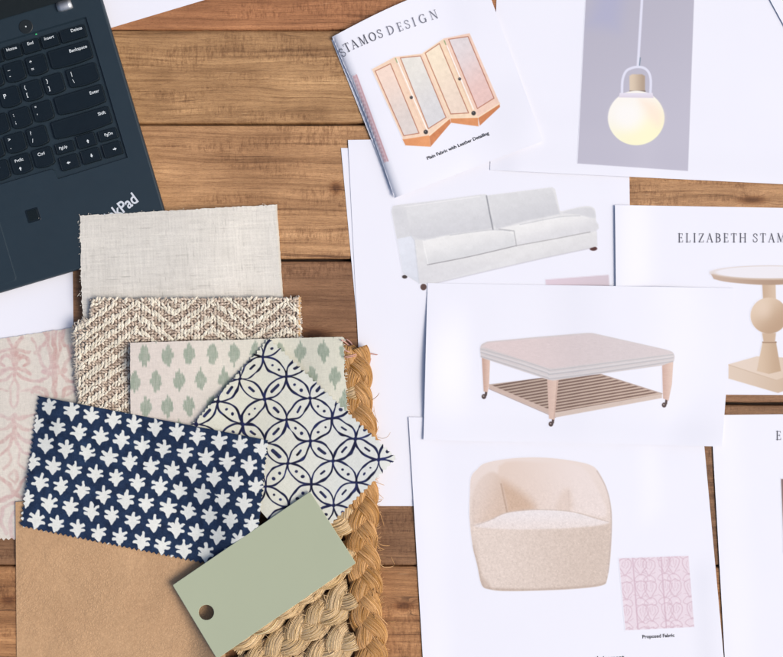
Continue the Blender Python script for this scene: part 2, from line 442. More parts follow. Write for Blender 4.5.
# serif capitals drawn as pen strokes (unit cap height, y up)
TK, TN = .135, .055
def G(adv, *st): return (adv, st)
def sf(x, y, w=.12): return ([(x-w, y), (x+w, y)], .045)
_S = [(.50, .74), (.46, .9), (.30, .97), (.13, .9), (.11, .72), (.27, .57), (.43, .45), (.52, .27), (.44, .08), (.27, .02), (.1, .09), (.06, .27)]
def arc(cx, cy, rx, ry, a0, a1, n=14): return [(cx+rx*math.cos(math.radians(a0+(a1-a0)*i/n)), cy+ry*math.sin(math.radians(a0+(a1-a0)*i/n))) for i in range(n+1)]
GL = {
 'S': G(.60, (cat(_S, 4), .09), ([(.51, .92), (.50, .72)], .045), ([(.06, .3), (.06, .06)], .045)),
 'T': G(.66, ([(.33, 0), (.33, 1)], TK), ([(.02, .975), (.64, .975)], TN), ([(.03, .98), (.03, .8)], .045), ([(.63, .98), (.63, .8)], .045), sf(.33, .02, .14)),
 'A': G(.74, ([(.09, 0), (.37, 1)], TN), ([(.37, .98), (.65, 0)], TK), ([(.2, .36), (.54, .36)], TN), sf(.09, .02, .1), sf(.65, .02, .12)),
 'M': G(.92, ([(.12, 0), (.15, 1)], TN), ([(.16, 1), (.45, .06)], TK), ([(.45, .06), (.77, 1)], TN), ([(.77, 1), (.8, 0)], TK), sf(.12, .02, .1), sf(.8, .02, .12), sf(.12, .98, .08), sf(.82, .98, .08)),
 'O': G(.84, (arc(.42, .5, .35, .48, 0, 360, 28), 'pen')),
 'D': G(.82, ([(.16, 0), (.16, 1)], TK), (arc(.30, .5, .43, .475, -90, 90, 18), 'pen'), ([(.05, .975), (.32, .975)], TN), ([(.05, .025), (.32, .025)], TN)),
 'E': G(.62, ([(.15, 0), (.15, 1)], TK), ([(.04, .975), (.52, .975)], TN), ([(.15, .52), (.44, .52)], TN), ([(.04, .025), (.55, .025)], TN), ([(.52, .98), (.52, .82)], .045), ([(.55, .02), (.56, .2)], .045), ([(.44, .61), (.44, .43)], .045)),
 'I': G(.36, ([(.18, 0), (.18, 1)], TK), sf(.18, .02), sf(.18, .98)),
 'G': G(.82, (arc(.44, .5, .37, .48, 50, 330, 22), 'pen'), ([(.70, .42), (.70, .06)], TK), sf(.70, .43), ([(.69, .94), (.69, .74)], .045)),
 'N': G(.84, ([(.14, 0), (.14, 1)], TN), ([(.14, 1), (.70, 0)], TK), ([(.70, 0), (.70, 1)], TN), sf(.14, .02, .1), sf(.12, .98, .1), sf(.70, .98, .1)),
 'L': G(.58, ([(.15, 0), (.15, 1)], TK), sf(.15, .98), ([(.04, .025), (.53, .025)], TN), ([(.53, .02), (.54, .22)], .045)),
 'Z': G(.66, ([(.56, .97), (.09, .03)], TK), ([(.08, .975), (.58, .975)], TN), ([(.06, .025), (.6, .025)], TN), ([(.09, .98), (.08, .8)], .045), ([(.6, .02), (.61, .2)], .045)),
 'B': G(.68, ([(.16, 0), (.16, 1)], TK), ([(.05, .975), (.32, .975)], TN), ([(.05, .025), (.32, .025)], TN), ([(.16, .53), (.34, .53)], TN), (arc(.30, .755, .22, .22, -90, 90, 10), 'pen'), (arc(.31, .28, .27, .255, -90, 90, 10), 'pen')),
 'H': G(.86, ([(.16, 0), (.16, 1)], TK), ([(.70, 0), (.70, 1)], TK), ([(.16, .52), (.7, .52)], TN), sf(.16, .02), sf(.16, .98), sf(.70, .02), sf(.70, .98)),
}
def glyph(cv, ch, x, y, size, ang, col, center=False, soft=.28):
    adv, st = GL[ch]; ca, sa = math.cos(math.radians(ang)), math.sin(math.radians(ang))
    ox = adv/2 if center else 0; oy = .5 if center else 0
    def T(p): u = (p[0]-ox)*size; v = (p[1]-oy)*size; return (x+u*ca-v*sa, y-u*sa-v*ca)
    for pts, w in st:
        if w == 'pen':
            for a, b in zip(pts[:-1], pts[1:]):
                L = math.hypot(b[0]-a[0], b[1]-a[1])+1e-9; ww = TN+(TK-TN)*abs(b[1]-a[1])/L
                cv.line([T(a), T(b)], ww*size, col, soft)
        else: cv.line([T(p) for p in pts], w*size, col, soft)
    return adv*size

def font_text(name, body, size, x, y, ang, zf, mat, parent, offset=0.0, xs=1.0, align='LEFT', lift=.2, frame=None, shear=0):
    cu = bpy.data.curves.new(name, 'FONT'); cu.body = body; cu.size = 1; cu.offset = offset; cu.resolution_u = 3; cu.align_x = align; cu.shear = shear
    ob = bpy.data.objects.new(name, cu); COL.objects.link(ob)
    bpy.context.view_layer.update()
    me = bpy.data.meshes.new_from_object(ob); bpy.data.objects.remove(ob)
    co = np.zeros(len(me.vertices)*3); me.vertices.foreach_get('co', co); co = co.reshape(-1, 3)
    ca, sa = math.cos(math.radians(ang)), math.sin(math.radians(ang))
    u = co[:, 0]*size*xs; v = co[:, 1]*size
    px = x+u*ca-v*sa; py = y-u*sa-v*ca
    V = frame(px, py) if frame else W(px, py, zf(px, py)+lift)
    me.vertices.foreach_set('co', np.asarray(V, np.float32).ravel()); me.update()
    me.materials.clear(); me.materials.append(mat); me.name = name
    o = bpy.data.objects.new(name, me); COL.objects.link(o); o.parent = parent
    return o

# ------------------------------------------------------------------ tubes (threads, fibres)
def tubes(name, paths, radii, cols, mat, parent=None, k=4, zr=None):
    """paths: list of (m,3) layout points (x,y,z)"""
    VV, QQ, CC = [], [], []; n0 = 0
    ang = np.arange(k)*2*PI/k
    for P, r, c in zip(paths, radii, cols):
        P = np.asarray(P, float); m = len(P)
        w = W(P[:, 0], P[:, 1], P[:, 2], zr)
        t = np.gradient(w, axis=0); t /= np.linalg.norm(t, axis=1)[:, None]+1e-12
        up = np.array([0, 0, 1.0]); sd = np.cross(t, up); L = np.linalg.norm(sd, axis=1)[:, None]
        sd = np.where(L > 1e-3, sd/(L+1e-12), np.array([1.0, 0, 0])); n = np.cross(sd, t)
        taper = np.ones(m); taper[0] = taper[-1] = .35
        rr = (np.asarray(r)*taper*S)[:, None, None]
        ring = w[:, None, :]+rr*(np.cos(ang)[None, :, None]*sd[:, None, :]+np.sin(ang)[None, :, None]*n[:, None, :])
        VV.append(ring.reshape(-1, 3))
        i = np.arange(m-1)[:, None]*k; j = np.arange(k)[None]
        q = np.stack([i+j, i+(j+1) % k, i+k+(j+1) % k, i+k+j], -1).reshape(-1, 4)+n0
        QQ.append(q); n0 += m*k
        c = np.asarray(c, float)
        if c.ndim == 1: c = np.repeat(c[None], m, 0)
        CC.append(np.repeat(c, k, 0))
    cols = lin(np.clip(np.concatenate(CC), 0, 255))*ALB
    return mk_mesh(name, np.concatenate(VV), np.concatenate(QQ), mat, parent, cols)

# ================================================================== TABLE TOP
def table():
    bounds = [-700, -560, -420, -270, -105, 30, 124, 260, 404, 566, 700, 850, 1010, 1180, 1350]
    tone = {3: (146, 106, 74), 4: (176, 123, 84), 5: (192, 152, 108), 6: (192, 149, 107), 7: (148, 110, 80), 8: (142, 106, 76), 9: (178, 131, 88)}
    VV, QQ, CC, PP = [], [], [], []; n0 = 0
    xs = np.arange(-900, 1701, 10.0)
    for i in range(len(bounds)-1):
        a, b = bounds[i], bounds[i+1]
        g0 = .35 if a == 30 else (.6 if a == 566 else 1.2); g1 = .35 if b == 30 else (.6 if b == 566 else 1.2)
        prof = [(a+g0, -14), (a+g0, -1.8), (a+g0+.7, -.7), (a+g0+2.2, -.1), (a+g0+4, 0)]
        prof += [(y, 0) for y in np.linspace(a+g0+10, b-g1-10, 12)]
        prof += [(b-g1-4, 0), (b-g1-2.2, -.1), (b-g1-.7, -.7), (b-g1, -1.8), (b-g1, -14)]
        prof = np.array(prof)
        wob = noise2((1, len(xs)), 6, 1, 40+i)[0]*.35
        X = np.repeat(xs[None], len(prof), 0); Y = np.repeat(prof[:, :1], len(xs), 1)
        m = min(len(prof), 99)
        edge = np.zeros(len(prof)); edge[:5] = 1; edge[-5:] = -1
        Y = Y+edge[:, None]*np.abs(wob)[None]*.8
        Z = np.repeat(prof[:, 1:2], len(xs), 1)-.02
        VV.append(W(X, Y, Z, 0).reshape(-1, 3)); idx = np.arange(X.size).reshape(X.shape)+n0
        QQ.append(np.stack([idx[:-1, :-1], idx[1:, :-1], idx[1:, 1:], idx[:-1, 1:]], -1).reshape(-1, 4)); n0 += X.size
        c = lin(tone.get(i, (160, 115, 75)))*ALB
        CC.append(np.repeat(c[None], X.size, 0)); PP.append(np.full(X.size, (i*.37) % 1.0))
    # dark sub frame under the gaps
    sub = W(np.array([-900, 1700, 1700, -900]), np.array([-700, -700, 1350, 1350]), np.full(4, -13.0), 0)
    VV.append(sub); QQ.append(np.array([[n0, n0+3, n0+2, n0+1]])); CC.append(np.repeat((lin((60, 42, 28)))[None], 4, 0)); PP.append(np.zeros(4))
    o = mk_mesh('table_top', np.concatenate(VV), np.concatenate(QQ), M_WOOD, None, np.concatenate(CC))
    at = o.data.attributes.new('plank', 'FLOAT', 'POINT'); at.data.foreach_set('value', np.concatenate(PP).astype(np.float32))
    o['kind'] = 'structure'
    return o
table()

# ================================================================== PAPERS
GP = 'loose paper sheets on the table'
def paper(q, lift, label, res=3.0, r=8, gap=.3):
    e = empty('paper_sheet', *q[0]); tag(e, label, 'paper sheet', GP)
    zf = lay(q, r, gap, .08, lift)
    sheet('page', q, res, zf, M_PAPER, e, thick=.15)
    return e, zf

# under the laptop
paper([(-60, -150), (196, -207), (255, -15), (10, 58)], wav(.15, 3), 'blank white sheet sticking out beyond the top right edge of the laptop')
paper([(-190, 210), (72, 210), (74, 372), (-190, 372)], wav(.15, 5), 'blank white sheet under the front edge of the laptop, above the pink fabric')

# sofa stack
paper([(341, 148), (600, 150), (628, 506), (374, 506)], plus(wav(.15, 8), corner_lift((341, 148), .3, 60)), 'plain white sheet mostly covered, peeking out left of the sofa sheet')
eS, zS = paper([(348, 140), (629, 136), (633, 500), (366, 499)], plus(wav(.15, 9), corner_lift((348, 140), .3, 50)), 'white sheet with a printed photo of a pale grey two seat sofa')
# pendant sheets
eP, zP = paper([(503, -170), (800, -165), (783+6, 184.5), (490, 170)], plus(wav(.15, 12), edge_lift((520, 171), (789, 184), 1.6, 40)), 'white sheet with a printed globe pendant lamp on a grey panel')
paper([(740, -55), (1010, -190), (1075, 160), (806, 66)], plus(wav(.15, 13), edge_lift((740, -55), (806, 66), .8, 40)), 'corner of a white sheet at the top right, overlapping the pendant lamp sheet')
# elizabeth sheet
eE, zE = paper([(615, 205), (960, 211), (960, 396), (617, 394)], plus(wav(.15, 15), edge_lift((615, 205), (617, 394), 1.6, 40)), 'white letterhead sheet with a printed turned wood pedestal table')
# armchair and lower right sheet
eB, zB = paper([(711, 415), (990, 412), (1010, 780), (732, 785)], plus(wav(.15, 17), edge_lift((711, 415), (732, 785), .8, 40)), 'white letterhead sheet at the lower right edge, only a brown sliver of its picture showing')
eA, zA = paper([(408.5, 417), (702, 421), (736, 790), (431, 795)], plus(wav(.15, 19), edge_lift((408, 417), (431, 795), .9, 40)), 'white sheet with a printed cream boucle tub armchair and a pink fabric sample')
eC, zC = paper([(427.5, 283), (734, 288), (722, 446.5), (423.5, 440)], plus(wav(.4, 21), lambda X, Y: 3.8*smooth(1-np.abs(X-425)/50)*smooth(1-np.abs(Y-362)/85), edge_lift((423, 440), (722, 446), 1.8, 35), corner_lift((722, 446), 2, 60)), 'white half sheet with a printed grey upholstered coffee table on casters', r=20)

# ---- sofa picture
c = Print(388, 183, 602, 294, .5)
out = cat([(391.5, 212), (392.5, 207), (398, 205), (440, 200), (481, 194.5), (487, 195.5)], 4)+[(552, 187.2), (555, 189), (560, 211)]+cat([(563, 211), (572, 208.7), (584, 206.2), (592, 207), (595.5, 212), (596.5, 231.7), (597.5, 246)], 4)+[(590, 248), (545, 257.5), (490, 270), (431, 284), (419, 283.5), (403, 273.5), (397, 240)]
c.ell(404.7, 276.8, 2.6, 1.8, (70, 60, 58)); c.ell(423.5, 287, 3.1, 3.3, (95, 72, 66)); c.ell(593.4, 248.6, 3.8, 2.2, (85, 50, 48))
c.poly(out, grad((400, 200), (214, 215, 219), (560, 260), (222, 222, 224)), .6)
c.poly([(397, 239), (411, 236), (415, 241), (419, 283), (403, 273)], grad((398, 240), (222, 226, 236), (416, 280), (214, 218, 228)), .8)
c.poly([(414, 240), (423, 240), (428, 265), (516, 246), (516, 258), (431, 284), (419, 283)], grad((470, 250), (222, 222, 223), (470, 276), (214, 214, 218)), .8)
c.poly([(516, 246), (590, 232), (597, 232), (597, 246), (590, 248), (516, 264)], grad((550, 240), (224, 224, 225), (555, 258), (214, 214, 217)), .8)
c.poly(cat([(400, 207), (440, 201), (481, 195.5), (486, 197), (490, 212), (492, 228), (450, 234), (423, 239), (410, 235)], 4), grad((440, 203), (218, 219, 222), (446, 236), (204, 205, 210)), 1.2)
c.poly([(488, 196), (552, 188), (560, 214), (525, 221), (496, 229)], grad((520, 193), (214, 215, 218), (530, 222), (202, 203, 208)), 1.2)
c.poly([(393, 209), (406, 207), (410, 235), (397, 238)], (207, 208, 213), 1.5, .6)
c.poly(cat([(423, 241), (450, 235), (490, 229.5), (510, 230.5), (515, 234), (516, 245), (470, 256), (428.4, 264), (424, 258)], 4), grad((468, 232), (232, 232, 232), (474, 256), (212, 213, 216)), .9)
c.poly(cat([(499, 229), (520, 224), (559, 216.5), (580, 215.5), (594, 219), (596, 231), (555, 238), (517, 245), (515, 235)], 4), grad((550, 218), (233, 233, 233), (556, 240), (213, 213, 217)), .9)
c.poly(cat([(561, 213), (572, 209.5), (584, 207.5), (593, 209), (595, 218), (580, 214.8)], 4), (206, 207, 212), 1.0, .8)
c.line(cat([(427.5, 264.8), (470, 256.5), (516, 245.8)], 5), .9, (150, 148, 152), .5, .9)
c.line([(516, 245.8), (555, 238.8), (590, 232)], .9, (160, 158, 160), .5, .8)
c.line([(486.5, 196), (489.5, 212), (493, 229.5)], 1.3, (140, 142, 148), .7, .9)
c.line([(499, 229), (514, 231), (516.5, 246)], 1.0, (170, 170, 174), .6, .8)
c.line([(423, 241), (425.5, 252), (428, 264)], .8, (240, 240, 240), .6, .8)
c.line([(411, 236), (414.5, 241), (419, 283)], 1.0, (200, 204, 214), .8, .7)
c.line(cat([(405, 206.8), (440, 202), (480, 196.4)], 4), .7, (236, 236, 238), .5, .8)
c.line(cat([(450, 235.2), (490, 230), (510, 231)], 4), .8, (180, 182, 188), .7, .7); c.line(cat([(520, 224.6), (559, 217), (580, 215.8)], 4), .8, (182, 184, 190), .7, .7)
c.c += (noise2(c.X.shape, 3, 3, 61)*1.3+noise2(c.X.shape, 14, 8, 62)*1.6)[..., None]*(c.a > .9)[..., None]
c.line([(431, 284.3), (490, 270.4), (545, 257.8), (590, 248.3)], .9, (188, 186, 194), .8, .8)
c.c += np.array([8, 8, 6.])*(c.a > .5)[..., None]*(c.c.mean(-1) > 165)[..., None]
c.mesh('sofa_picture', zS, eS)
c = Print(540, 272, 612, 345, 1.0)
c.poly([(545.5, 279.6), (608.8, 274.8), (612, 342), (550, 344)], grad((545, 280), (224, 206, 216), (610, 280), (214, 200, 208)), .6)
c.mesh('fabric_sample_picture', zS, eS)

# ---- pendant picture
c = Print(576, -60, 697, 173, .5)
c.poly([(588.5, -55), (696, -55), (688, 171), (577.5, 163.5)], grad((590, 0), (184, 182, 196), (680, 160), (194, 192, 206)), .5)
c.poly([(600, -10), (625, -10), (618, 30), (588, 25)], (168, 172, 208), 12, .45)
c.line([(644.5, -60), (641.8, 3), (637.9, 66)], 2.6, (226, 227, 242), .6)
c.line([(640.3, 58), (639.3, 67)], 1.0, (120, 140, 155), .6)
c.line(cat([(622, 93), (622.6, 80), (626, 71.5), (632, 68), (638.3, 67), (644.5, 68.3), (649, 73), (650.8, 81), (650.4, 93)], 6), 2.5, (226, 227, 242), .6)
c.poly([(629.4, 76), (632, 74.3), (642, 74.3), (645, 76), (645, 91.5), (629.6, 91.5)], grad((631, 80), (220, 202, 178), (645, 80), (178, 158, 138)), .8)
c.line([(630, 91.3), (645, 91.3)], 1.2, (110, 96, 92), .6)
c.ell(636.2, 118, 28.3, 27.3, grad((622, 104), (251, 248, 238), (640, 142), (250, 247, 208)), .7)
c.poly(cat([(640, 100), (655, 104), (662, 116), (658, 126), (648, 116)], 4, True), (253, 232, 212), 7, .7)
c.ell(628, 116, 14, 13, (252, 251, 248), 9, .8)
c.poly([(619.8, 93), (652.6, 93), (653.5, 98), (618.6, 97.5)], grad((636, 92), (232, 228, 240), (636, 99), (220, 212, 224)), .6)
c.mesh('pendant_lamp_picture', zP, eP)

# ---- pedestal table picture
c = Print(705, 262, 832, 397, .5)
ax = 769
c.poly([(728.5, 364.5), (757, 356.5), (790, 358), (818, 366), (817, 380), (778, 393), (728.5, 378.5)], grad((730, 372), (222, 203, 184), (800, 380), (206, 182, 158)), .6)
c.poly([(728.5, 364.5), (757, 356.5), (790, 358), (818, 366), (776, 380)], grad((740, 362), (228, 211, 195), (790, 370), (222, 202, 182)), .8)
c.line([(728.5, 364.8), (776, 380.2)], .7, (205, 182, 160), .6)
c.poly([(762.5, 342), (776, 342), (781, 371), (769, 374), (756.8, 371)], grad((758, 355), (216, 192, 166), (779, 355), (196, 168, 140)), .7)
c.line([(763, 342.2), (776, 342.2)], 1.4, (150, 120, 95), .6)
c.poly([(766-4, 333), (776, 333), (775, 342), (763.5, 342)], (205, 178, 152), .8)
c.poly([(762, 281), (775.5, 281), (776, 299), (763, 299)], grad((762, 290), (200, 172, 146), (775, 290), (214, 190, 166)), .7)
c.ell(ax, 315.6, 18.5, 18, grad((756, 304), (224, 202, 178), (778, 328), (190, 160, 132)), .7)
c.ell(763, 309, 7, 8, (230, 210, 190), 6, .6)
c.poly([(711, 274)]+cat([(713.7, 279), (730, 282.4), (769, 285), (808, 282.4), (824.5, 279)], 4)+[(827, 274)], grad((715, 280), (196, 172, 154), (780, 282), (178, 150, 128)), .6)
c.ell(ax, 272.8, 58, 7.2, (206, 186, 168), .6)
c.ell(ax, 272.2, 56, 6.2, (238, 236, 240), .7)
c.mesh('pedestal_table_picture', zE, eE)
def serif_line(text, x, y, size, track, col, h=.3, ang=0):
    cv = Print(x-2, y-size-3, x+len(text)*size*1.15+12, y+4, h)
    for ch in text:
        if ch == ' ': x += size*.45; continue
        x += glyph(cv, ch, x, y, size, ang, col)+track
    return cv
serif_line('ELIZABETH STAMOS DESIGN', 678, 242.2, 8.6, 2.35, (78, 78, 90)).mesh('letterhead', zE, eE)
serif_line('ELIZABETH STAMOS DESIGN', 776, 439.8, 8.6, 2.35, (78, 78, 90)).mesh('letterhead', zB, eB)
c = Print(778, 470, 850, 560, .6)
c.poly([(781, 479), (845, 476), (848, 552), (784, 555)], grad((781, 480), (128, 104, 100), (800, 540), (170, 150, 140)), .6)
c.mesh('printed_picture', zB, eB)

# ---- coffee table picture
c = Print(476, 328, 680, 430, .4)
def slats(X, Y):
    t = (Y-.17*(600-X)*1.0)
    s = np.sin((Y+.168*X)*2*PI/3.05)
    m = smooth(.5+s*1.1)[..., None]
    sh = smooth((X-489)/150)[..., None]
    return (np.array((136, 108, 96.))*(1-m)+np.array((204, 178, 160.))*m)*(.93+.09*sh)
c.poly([(489, 384.5), (540, 378), (600, 374), (662, 394), (555, 413)], slats, .6)
c.poly([(489, 384), (555.5, 412), (555.5, 417), (489, 388.5)], (210, 184, 170), .6)
c.poly([(555, 412.4), (662, 393.6), (662, 398), (555, 417.5)], (220, 198, 184), .6)
c.line([(600, 374), (662, 393.6)], 1.0, (196, 172, 158), .5)
c.line([(489, 388.8), (555.5, 417.4)], .7, (170, 140, 128), .5, .8)
for (x, y) in ((484.8, 394.5), (551.8, 422), (665, 403)):
    c.line([(x+1.4, y-2.8), (x+1, y+.5)], 2.4, (92, 72, 66), .5); c.ell(x-.9, y+2, 2.3, 2.5, (84, 66, 64)); c.ell(x-1.2, y+1.6, .8, .8, (170, 150, 140), .5)
leg = [(232, 198, 180), (206, 168, 150)]
c.poly([(481.7, 356), (490.2, 357), (489, 386), (487.6, 392.2), (483.6, 391.4)], grad((482, 370), leg[1], (490, 370), leg[0]), .5)
c.poly([(546.8, 374), (559.2, 374), (555.6, 406), (554.4, 419.8), (549, 418.6)], grad((547, 390), (220, 188, 172), (558, 390), (232, 202, 184)), .5)
c.line([(557.4, 380), (554, 419)], 1.3, (206, 172, 156), .6, .8)
c.poly([(662, 362), (673.6, 356), (672, 384), (668.6, 400.8), (663, 398.4)], grad((662, 380), (212, 176, 160), (672, 380), (232, 202, 186)), .5)
top = cat([(480, 349), (481.5, 344.5), (487, 341.6)], 3)+[(540, 336.6)]+cat([(585, 333), (592, 333), (600, 334.6)], 3)+cat([(664, 349), (672, 351.6), (674.6, 356), (674, 361)], 3)+[(662, 365.6), (610, 372.6)]+cat([(562, 379), (553, 380.4), (545, 378.6)], 3)+[(481, 357.5)]
c.poly(top, grad((500, 345), (208, 204, 206), (560, 372), (212, 209, 211)), .6)
c.poly([(482, 346.5), (488, 342.4), (591, 333.8), (664, 349.8), (672, 353.6), (553, 368.4), (547, 367.8)], grad((500, 345), (220, 208, 209), (640, 352), (214, 208, 211)), 1.2)
c.c += (noise2(c.X.shape, 8, 2, 55)*1.6+noise2(c.X.shape, 2, 2, 56)*1.2)[..., None]*(c.a > .9)[..., None]
for k, (dy, cc) in enumerate(((2.6, (184, 188, 194)), (5.0, (220, 222, 226)), (6.6, (178, 182, 190)), (9.4, (214, 216, 220)), (11.2, (176, 180, 188)))):
    c.line(cat([(481, 346.8+dy*.86), (520, 357.5+dy), (547, 366.4+dy), (553, 367.4+dy), (600, 361.4+dy), (673, 352.4+dy*.8)], 5), .9, cc, .6, .75)
wm = ((c.c[..., 0]-c.c[..., 2]) > 14)[..., None]
c.c += np.where(wm, np.array([-7, -3, -1.]), np.array([2, -2, -5.]))*(c.a > .5)[..., None]
c.mesh('coffee_table_picture', zC, eC)

# ---- armchair picture
c = Print(465, 453, 616, 595, .5)
R1 = np.random.default_rng(3)
out = cat([(471, 477.4), (477, 469.4), (485, 463.2), (505.7, 459), (528.5, 457.3), (551.3, 458), (574.2, 461), (590, 464.8), (598, 471), (606, 486.5), (610.7, 504.8), (611.8, 520.8), (610.7, 552.7), (607.3, 577.9), (601.6, 585.4), (574.2, 588.8), (540, 590.4), (505.7, 591), (489.7, 589.3), (481.7, 584.7), (477.1, 564.2), (472.6, 545.9), (469.6, 518.5), (469.8, 495.7)], 4, True)
c.poly(out, grad((540, 470), (234, 219, 206), (540, 590), (214, 196, 178)), .6)
c.poly(cat([(499, 466), (540, 462), (580, 466), (598, 490), (606, 516), (575, 512), (528, 509), (506, 512)], 4, True), grad((505, 500), (228, 208, 190), (590, 480), (236, 222, 211)), 2)
c.poly(cat([(500, 482), (512, 486), (530, 500), (533, 510), (506, 513)], 4, True), (208, 178, 150), 7, .95)
c.poly(cat([(562, 492), (570, 490), (572, 510), (556, 510)], 4, True), (222, 202, 184), 4, .7)
c.poly(cat([(478, 482), (490, 472), (499, 476), (504, 492), (507, 511), (490, 520), (474, 524), (472, 500)], 4, True), grad((476, 490), (226, 208, 192), (504, 500), (216, 192, 170)), 2)
c.line([(501, 484), (504, 498), (507, 512)], 1.2, (178, 150, 126), 1.1, .8)
c.line(cat([(478, 536), (500, 533), (540, 534), (580, 533), (606, 530)], 4), 7, (232, 218, 204), 6, .5)
c.line(cat([(484, 584), (510, 586), (560, 584), (600, 578)], 4), 9, (200, 180, 162), 7, .6)
c.line([(568.5, 491), (569, 511)], 1.0, (212, 192, 176), .9, .6)
c.line(cat([(474, 500), (473, 515), (474, 525)], 4), 2, (214, 196, 180), 1.5, .6)
c.poly(cat([(473.7, 525), (489.7, 520), (505.7, 513), (528.5, 510), (551.3, 509.8), (574, 512), (597, 518.5), (610, 522), (597, 526.3), (562.7, 528.6), (517, 529.8), (482.8, 528)], 4, True), grad((540, 510), (236, 228, 222), (540, 530), (234, 222, 212)), .9)
c.poly([(474, 527), (484, 528.5), (517, 530), (563, 529), (597, 526), (611, 523), (610, 560), (604, 584), (540, 589), (492, 588), (482, 575)], grad((480, 560), (228, 212, 196), (600, 560), (214, 196, 178)), 2)
c.line(cat([(473.7, 525.5), (489.7, 520.2), (505.7, 512.8), (528.5, 509.8), (551.3, 509.8), (574, 512), (597, 518.5), (610, 522)], 4), .8, (196, 176, 158), .7, .7)
c.line(cat([(473, 545.9), (477.5, 564), (482.5, 583), (490, 588.5), (540, 589.6), (601, 584.6), (607, 577)], 4), 1.6, (186, 166, 148), 1.4, .6)
c.line(cat([(597, 471), (605.5, 486.5), (610.2, 504.8), (611.3, 530), (608, 572)], 4), 1.0, (190, 172, 160), .8, .7)
bn = noise2(c.X.shape, 3.2, 3.2, 5)*3.6+noise2(c.X.shape, 1.4, 1.4, 6)*4.2
c.c += (bn*(c.a > .9))[..., None]*smooth((c.Y-455)/80)[..., None]
c.c += np.array([-1, 0, 5.])*(c.a > .5)[..., None]
c.mesh('armchair_picture', zA, eA)
c = Print(616, 552, 698, 634, .4)
quadp = [(618.8, 558.2), (688.5, 555.6), (694.3, 627), (625.4, 630.4)]
c.poly(quadp, (234, 220, 228), .6)
clip = c.a.copy()
pk = (211, 184, 196)
rj = np.random.default_rng(31)
for iy in range(-1, 4):
    for ix in range(6):
        bx = 624.5+ix*12.2+iy*1.6+(3.2 if ix % 2 else 0)+rj.normal(0, .5); by = 566+iy*23-ix*.4+rj.normal(0, .7)
        j = lambda s_=.5: rj.normal(0, s_)
        for sg in (-1, 1):
            c.line(cat([(bx, by-8+j()), (bx+sg*(5+j()), by-5+j()), (bx+sg*(5.6+j()), by+1+j()), (bx+sg*2.5, by+6+j()), (bx+sg*.6, by+10)], 4), .95, pk, .6, .75, clip=clip)
            c.line(cat([(bx+sg*1, by+3+j()), (bx+sg*(3+j()), by-1+j()), (bx+sg*(2.2+j()), by-4)], 4), .8, pk, .6, .6, clip=clip)
            c.line(cat([(bx, by+9), (bx+sg*(4+j()), by+11+j()), (bx+sg*(6.5+j()), by+15+j()), (bx+sg*3, by+17)], 4), .9, pk, .6, .7, clip=clip)
            c.line([(bx+sg*(3+j()), by+8+j()), (bx+sg*(6+j()), by+6+j())], .8, pk, .6, .6, clip=clip)
        c.line([(bx+j(.3), by-7), (bx+j(.3), by+j())], .8, pk, .6, .5, clip=clip)
        c.ell(bx+j(), by-10, 1.4, 1.1, (240, 228, 234), .6, .8)
for xx in (634.5, 663): c.line([(xx-2, 557), (xx+3.5, 629)], 1.3, (206, 176, 190), .7, .7, clip=clip)
inq = inside(quadp, c.X, c.Y)
c.c += (noise2(c.X.shape, 2, 2, 8)*2.2)[..., None]*clip[..., None]
c.c = c.c*clip[..., None]+np.array(PAPER_SRGB)*(1-clip[..., None]); c.a = clip
c.mesh('fabric_sample_picture', zA, eA)
font_text('caption', 'Proposed Fabric', 4.9, 642.3, 638.4, 3, zA, M_INK, eA, offset=.022)
font_text('caption', 'Lainament', 6.6, 597, 660.8, 3, zA, M_INK, eA, offset=.02)

# ================================================================== BOOKLET
eK = empty('folded_booklet', 332, 37); tag(eK, 'folded booklet with STAMOS DESIGN heading and a printed folding screen', 'booklet')
ang = math.radians(23.5)
ql = [(334, 42), (470, -20), (520, 120), (384, 172)]
low = [(331.5, 40), (480, -24), (530, 112), (391, 189)]
zl = lay(low, 8, .5, .2, wav(.8, 31))
sheet('lower_page', low, 3, zl, M_PAPER, eK, thick=.25)
c = Print(345, 68, 392, 168, .4)
c.poly([(352.2, 76), (356.6, 74.5), (388.4, 161), (384, 163)], (232, 204, 208), .6)
c.line([(356.4, 75), (388, 161)], 1.2, (208, 158, 162), .6, .8)
for k in range(22):
    t = (k+.5)/22; c.ell(353.9+31.8*t, 75.5+86.5*t, 1.3, 1.1, (214, 172, 180), .6, .7)
zu_poly = [(332, 37), (482, -26), (543, 141), (394.5, 198)]
# the upper page rolls up from its left edge
LE = [(332, 37), (344, 65), (362, 107), (378, 151), (394.5, 198)]
def roll(X, Y):
    d = np.full(np.shape(X), 1e9)
    for a, b in zip(LE[:-1], LE[1:]): d = np.minimum(d, seg_dist(X, Y, a, b)[0])
    t = np.clip(d/10, 0, 1); up = 5.4*np.sqrt(np.clip(1-(1-t)**2, 0, 1))
    return up*(1-.72*smooth((d-8)/120))
zu = lay(zu_poly, 8, .3, .2, plus(roll, corner_lift((543, 141), 2.2, 80)))
STRIPE = c
eu = None
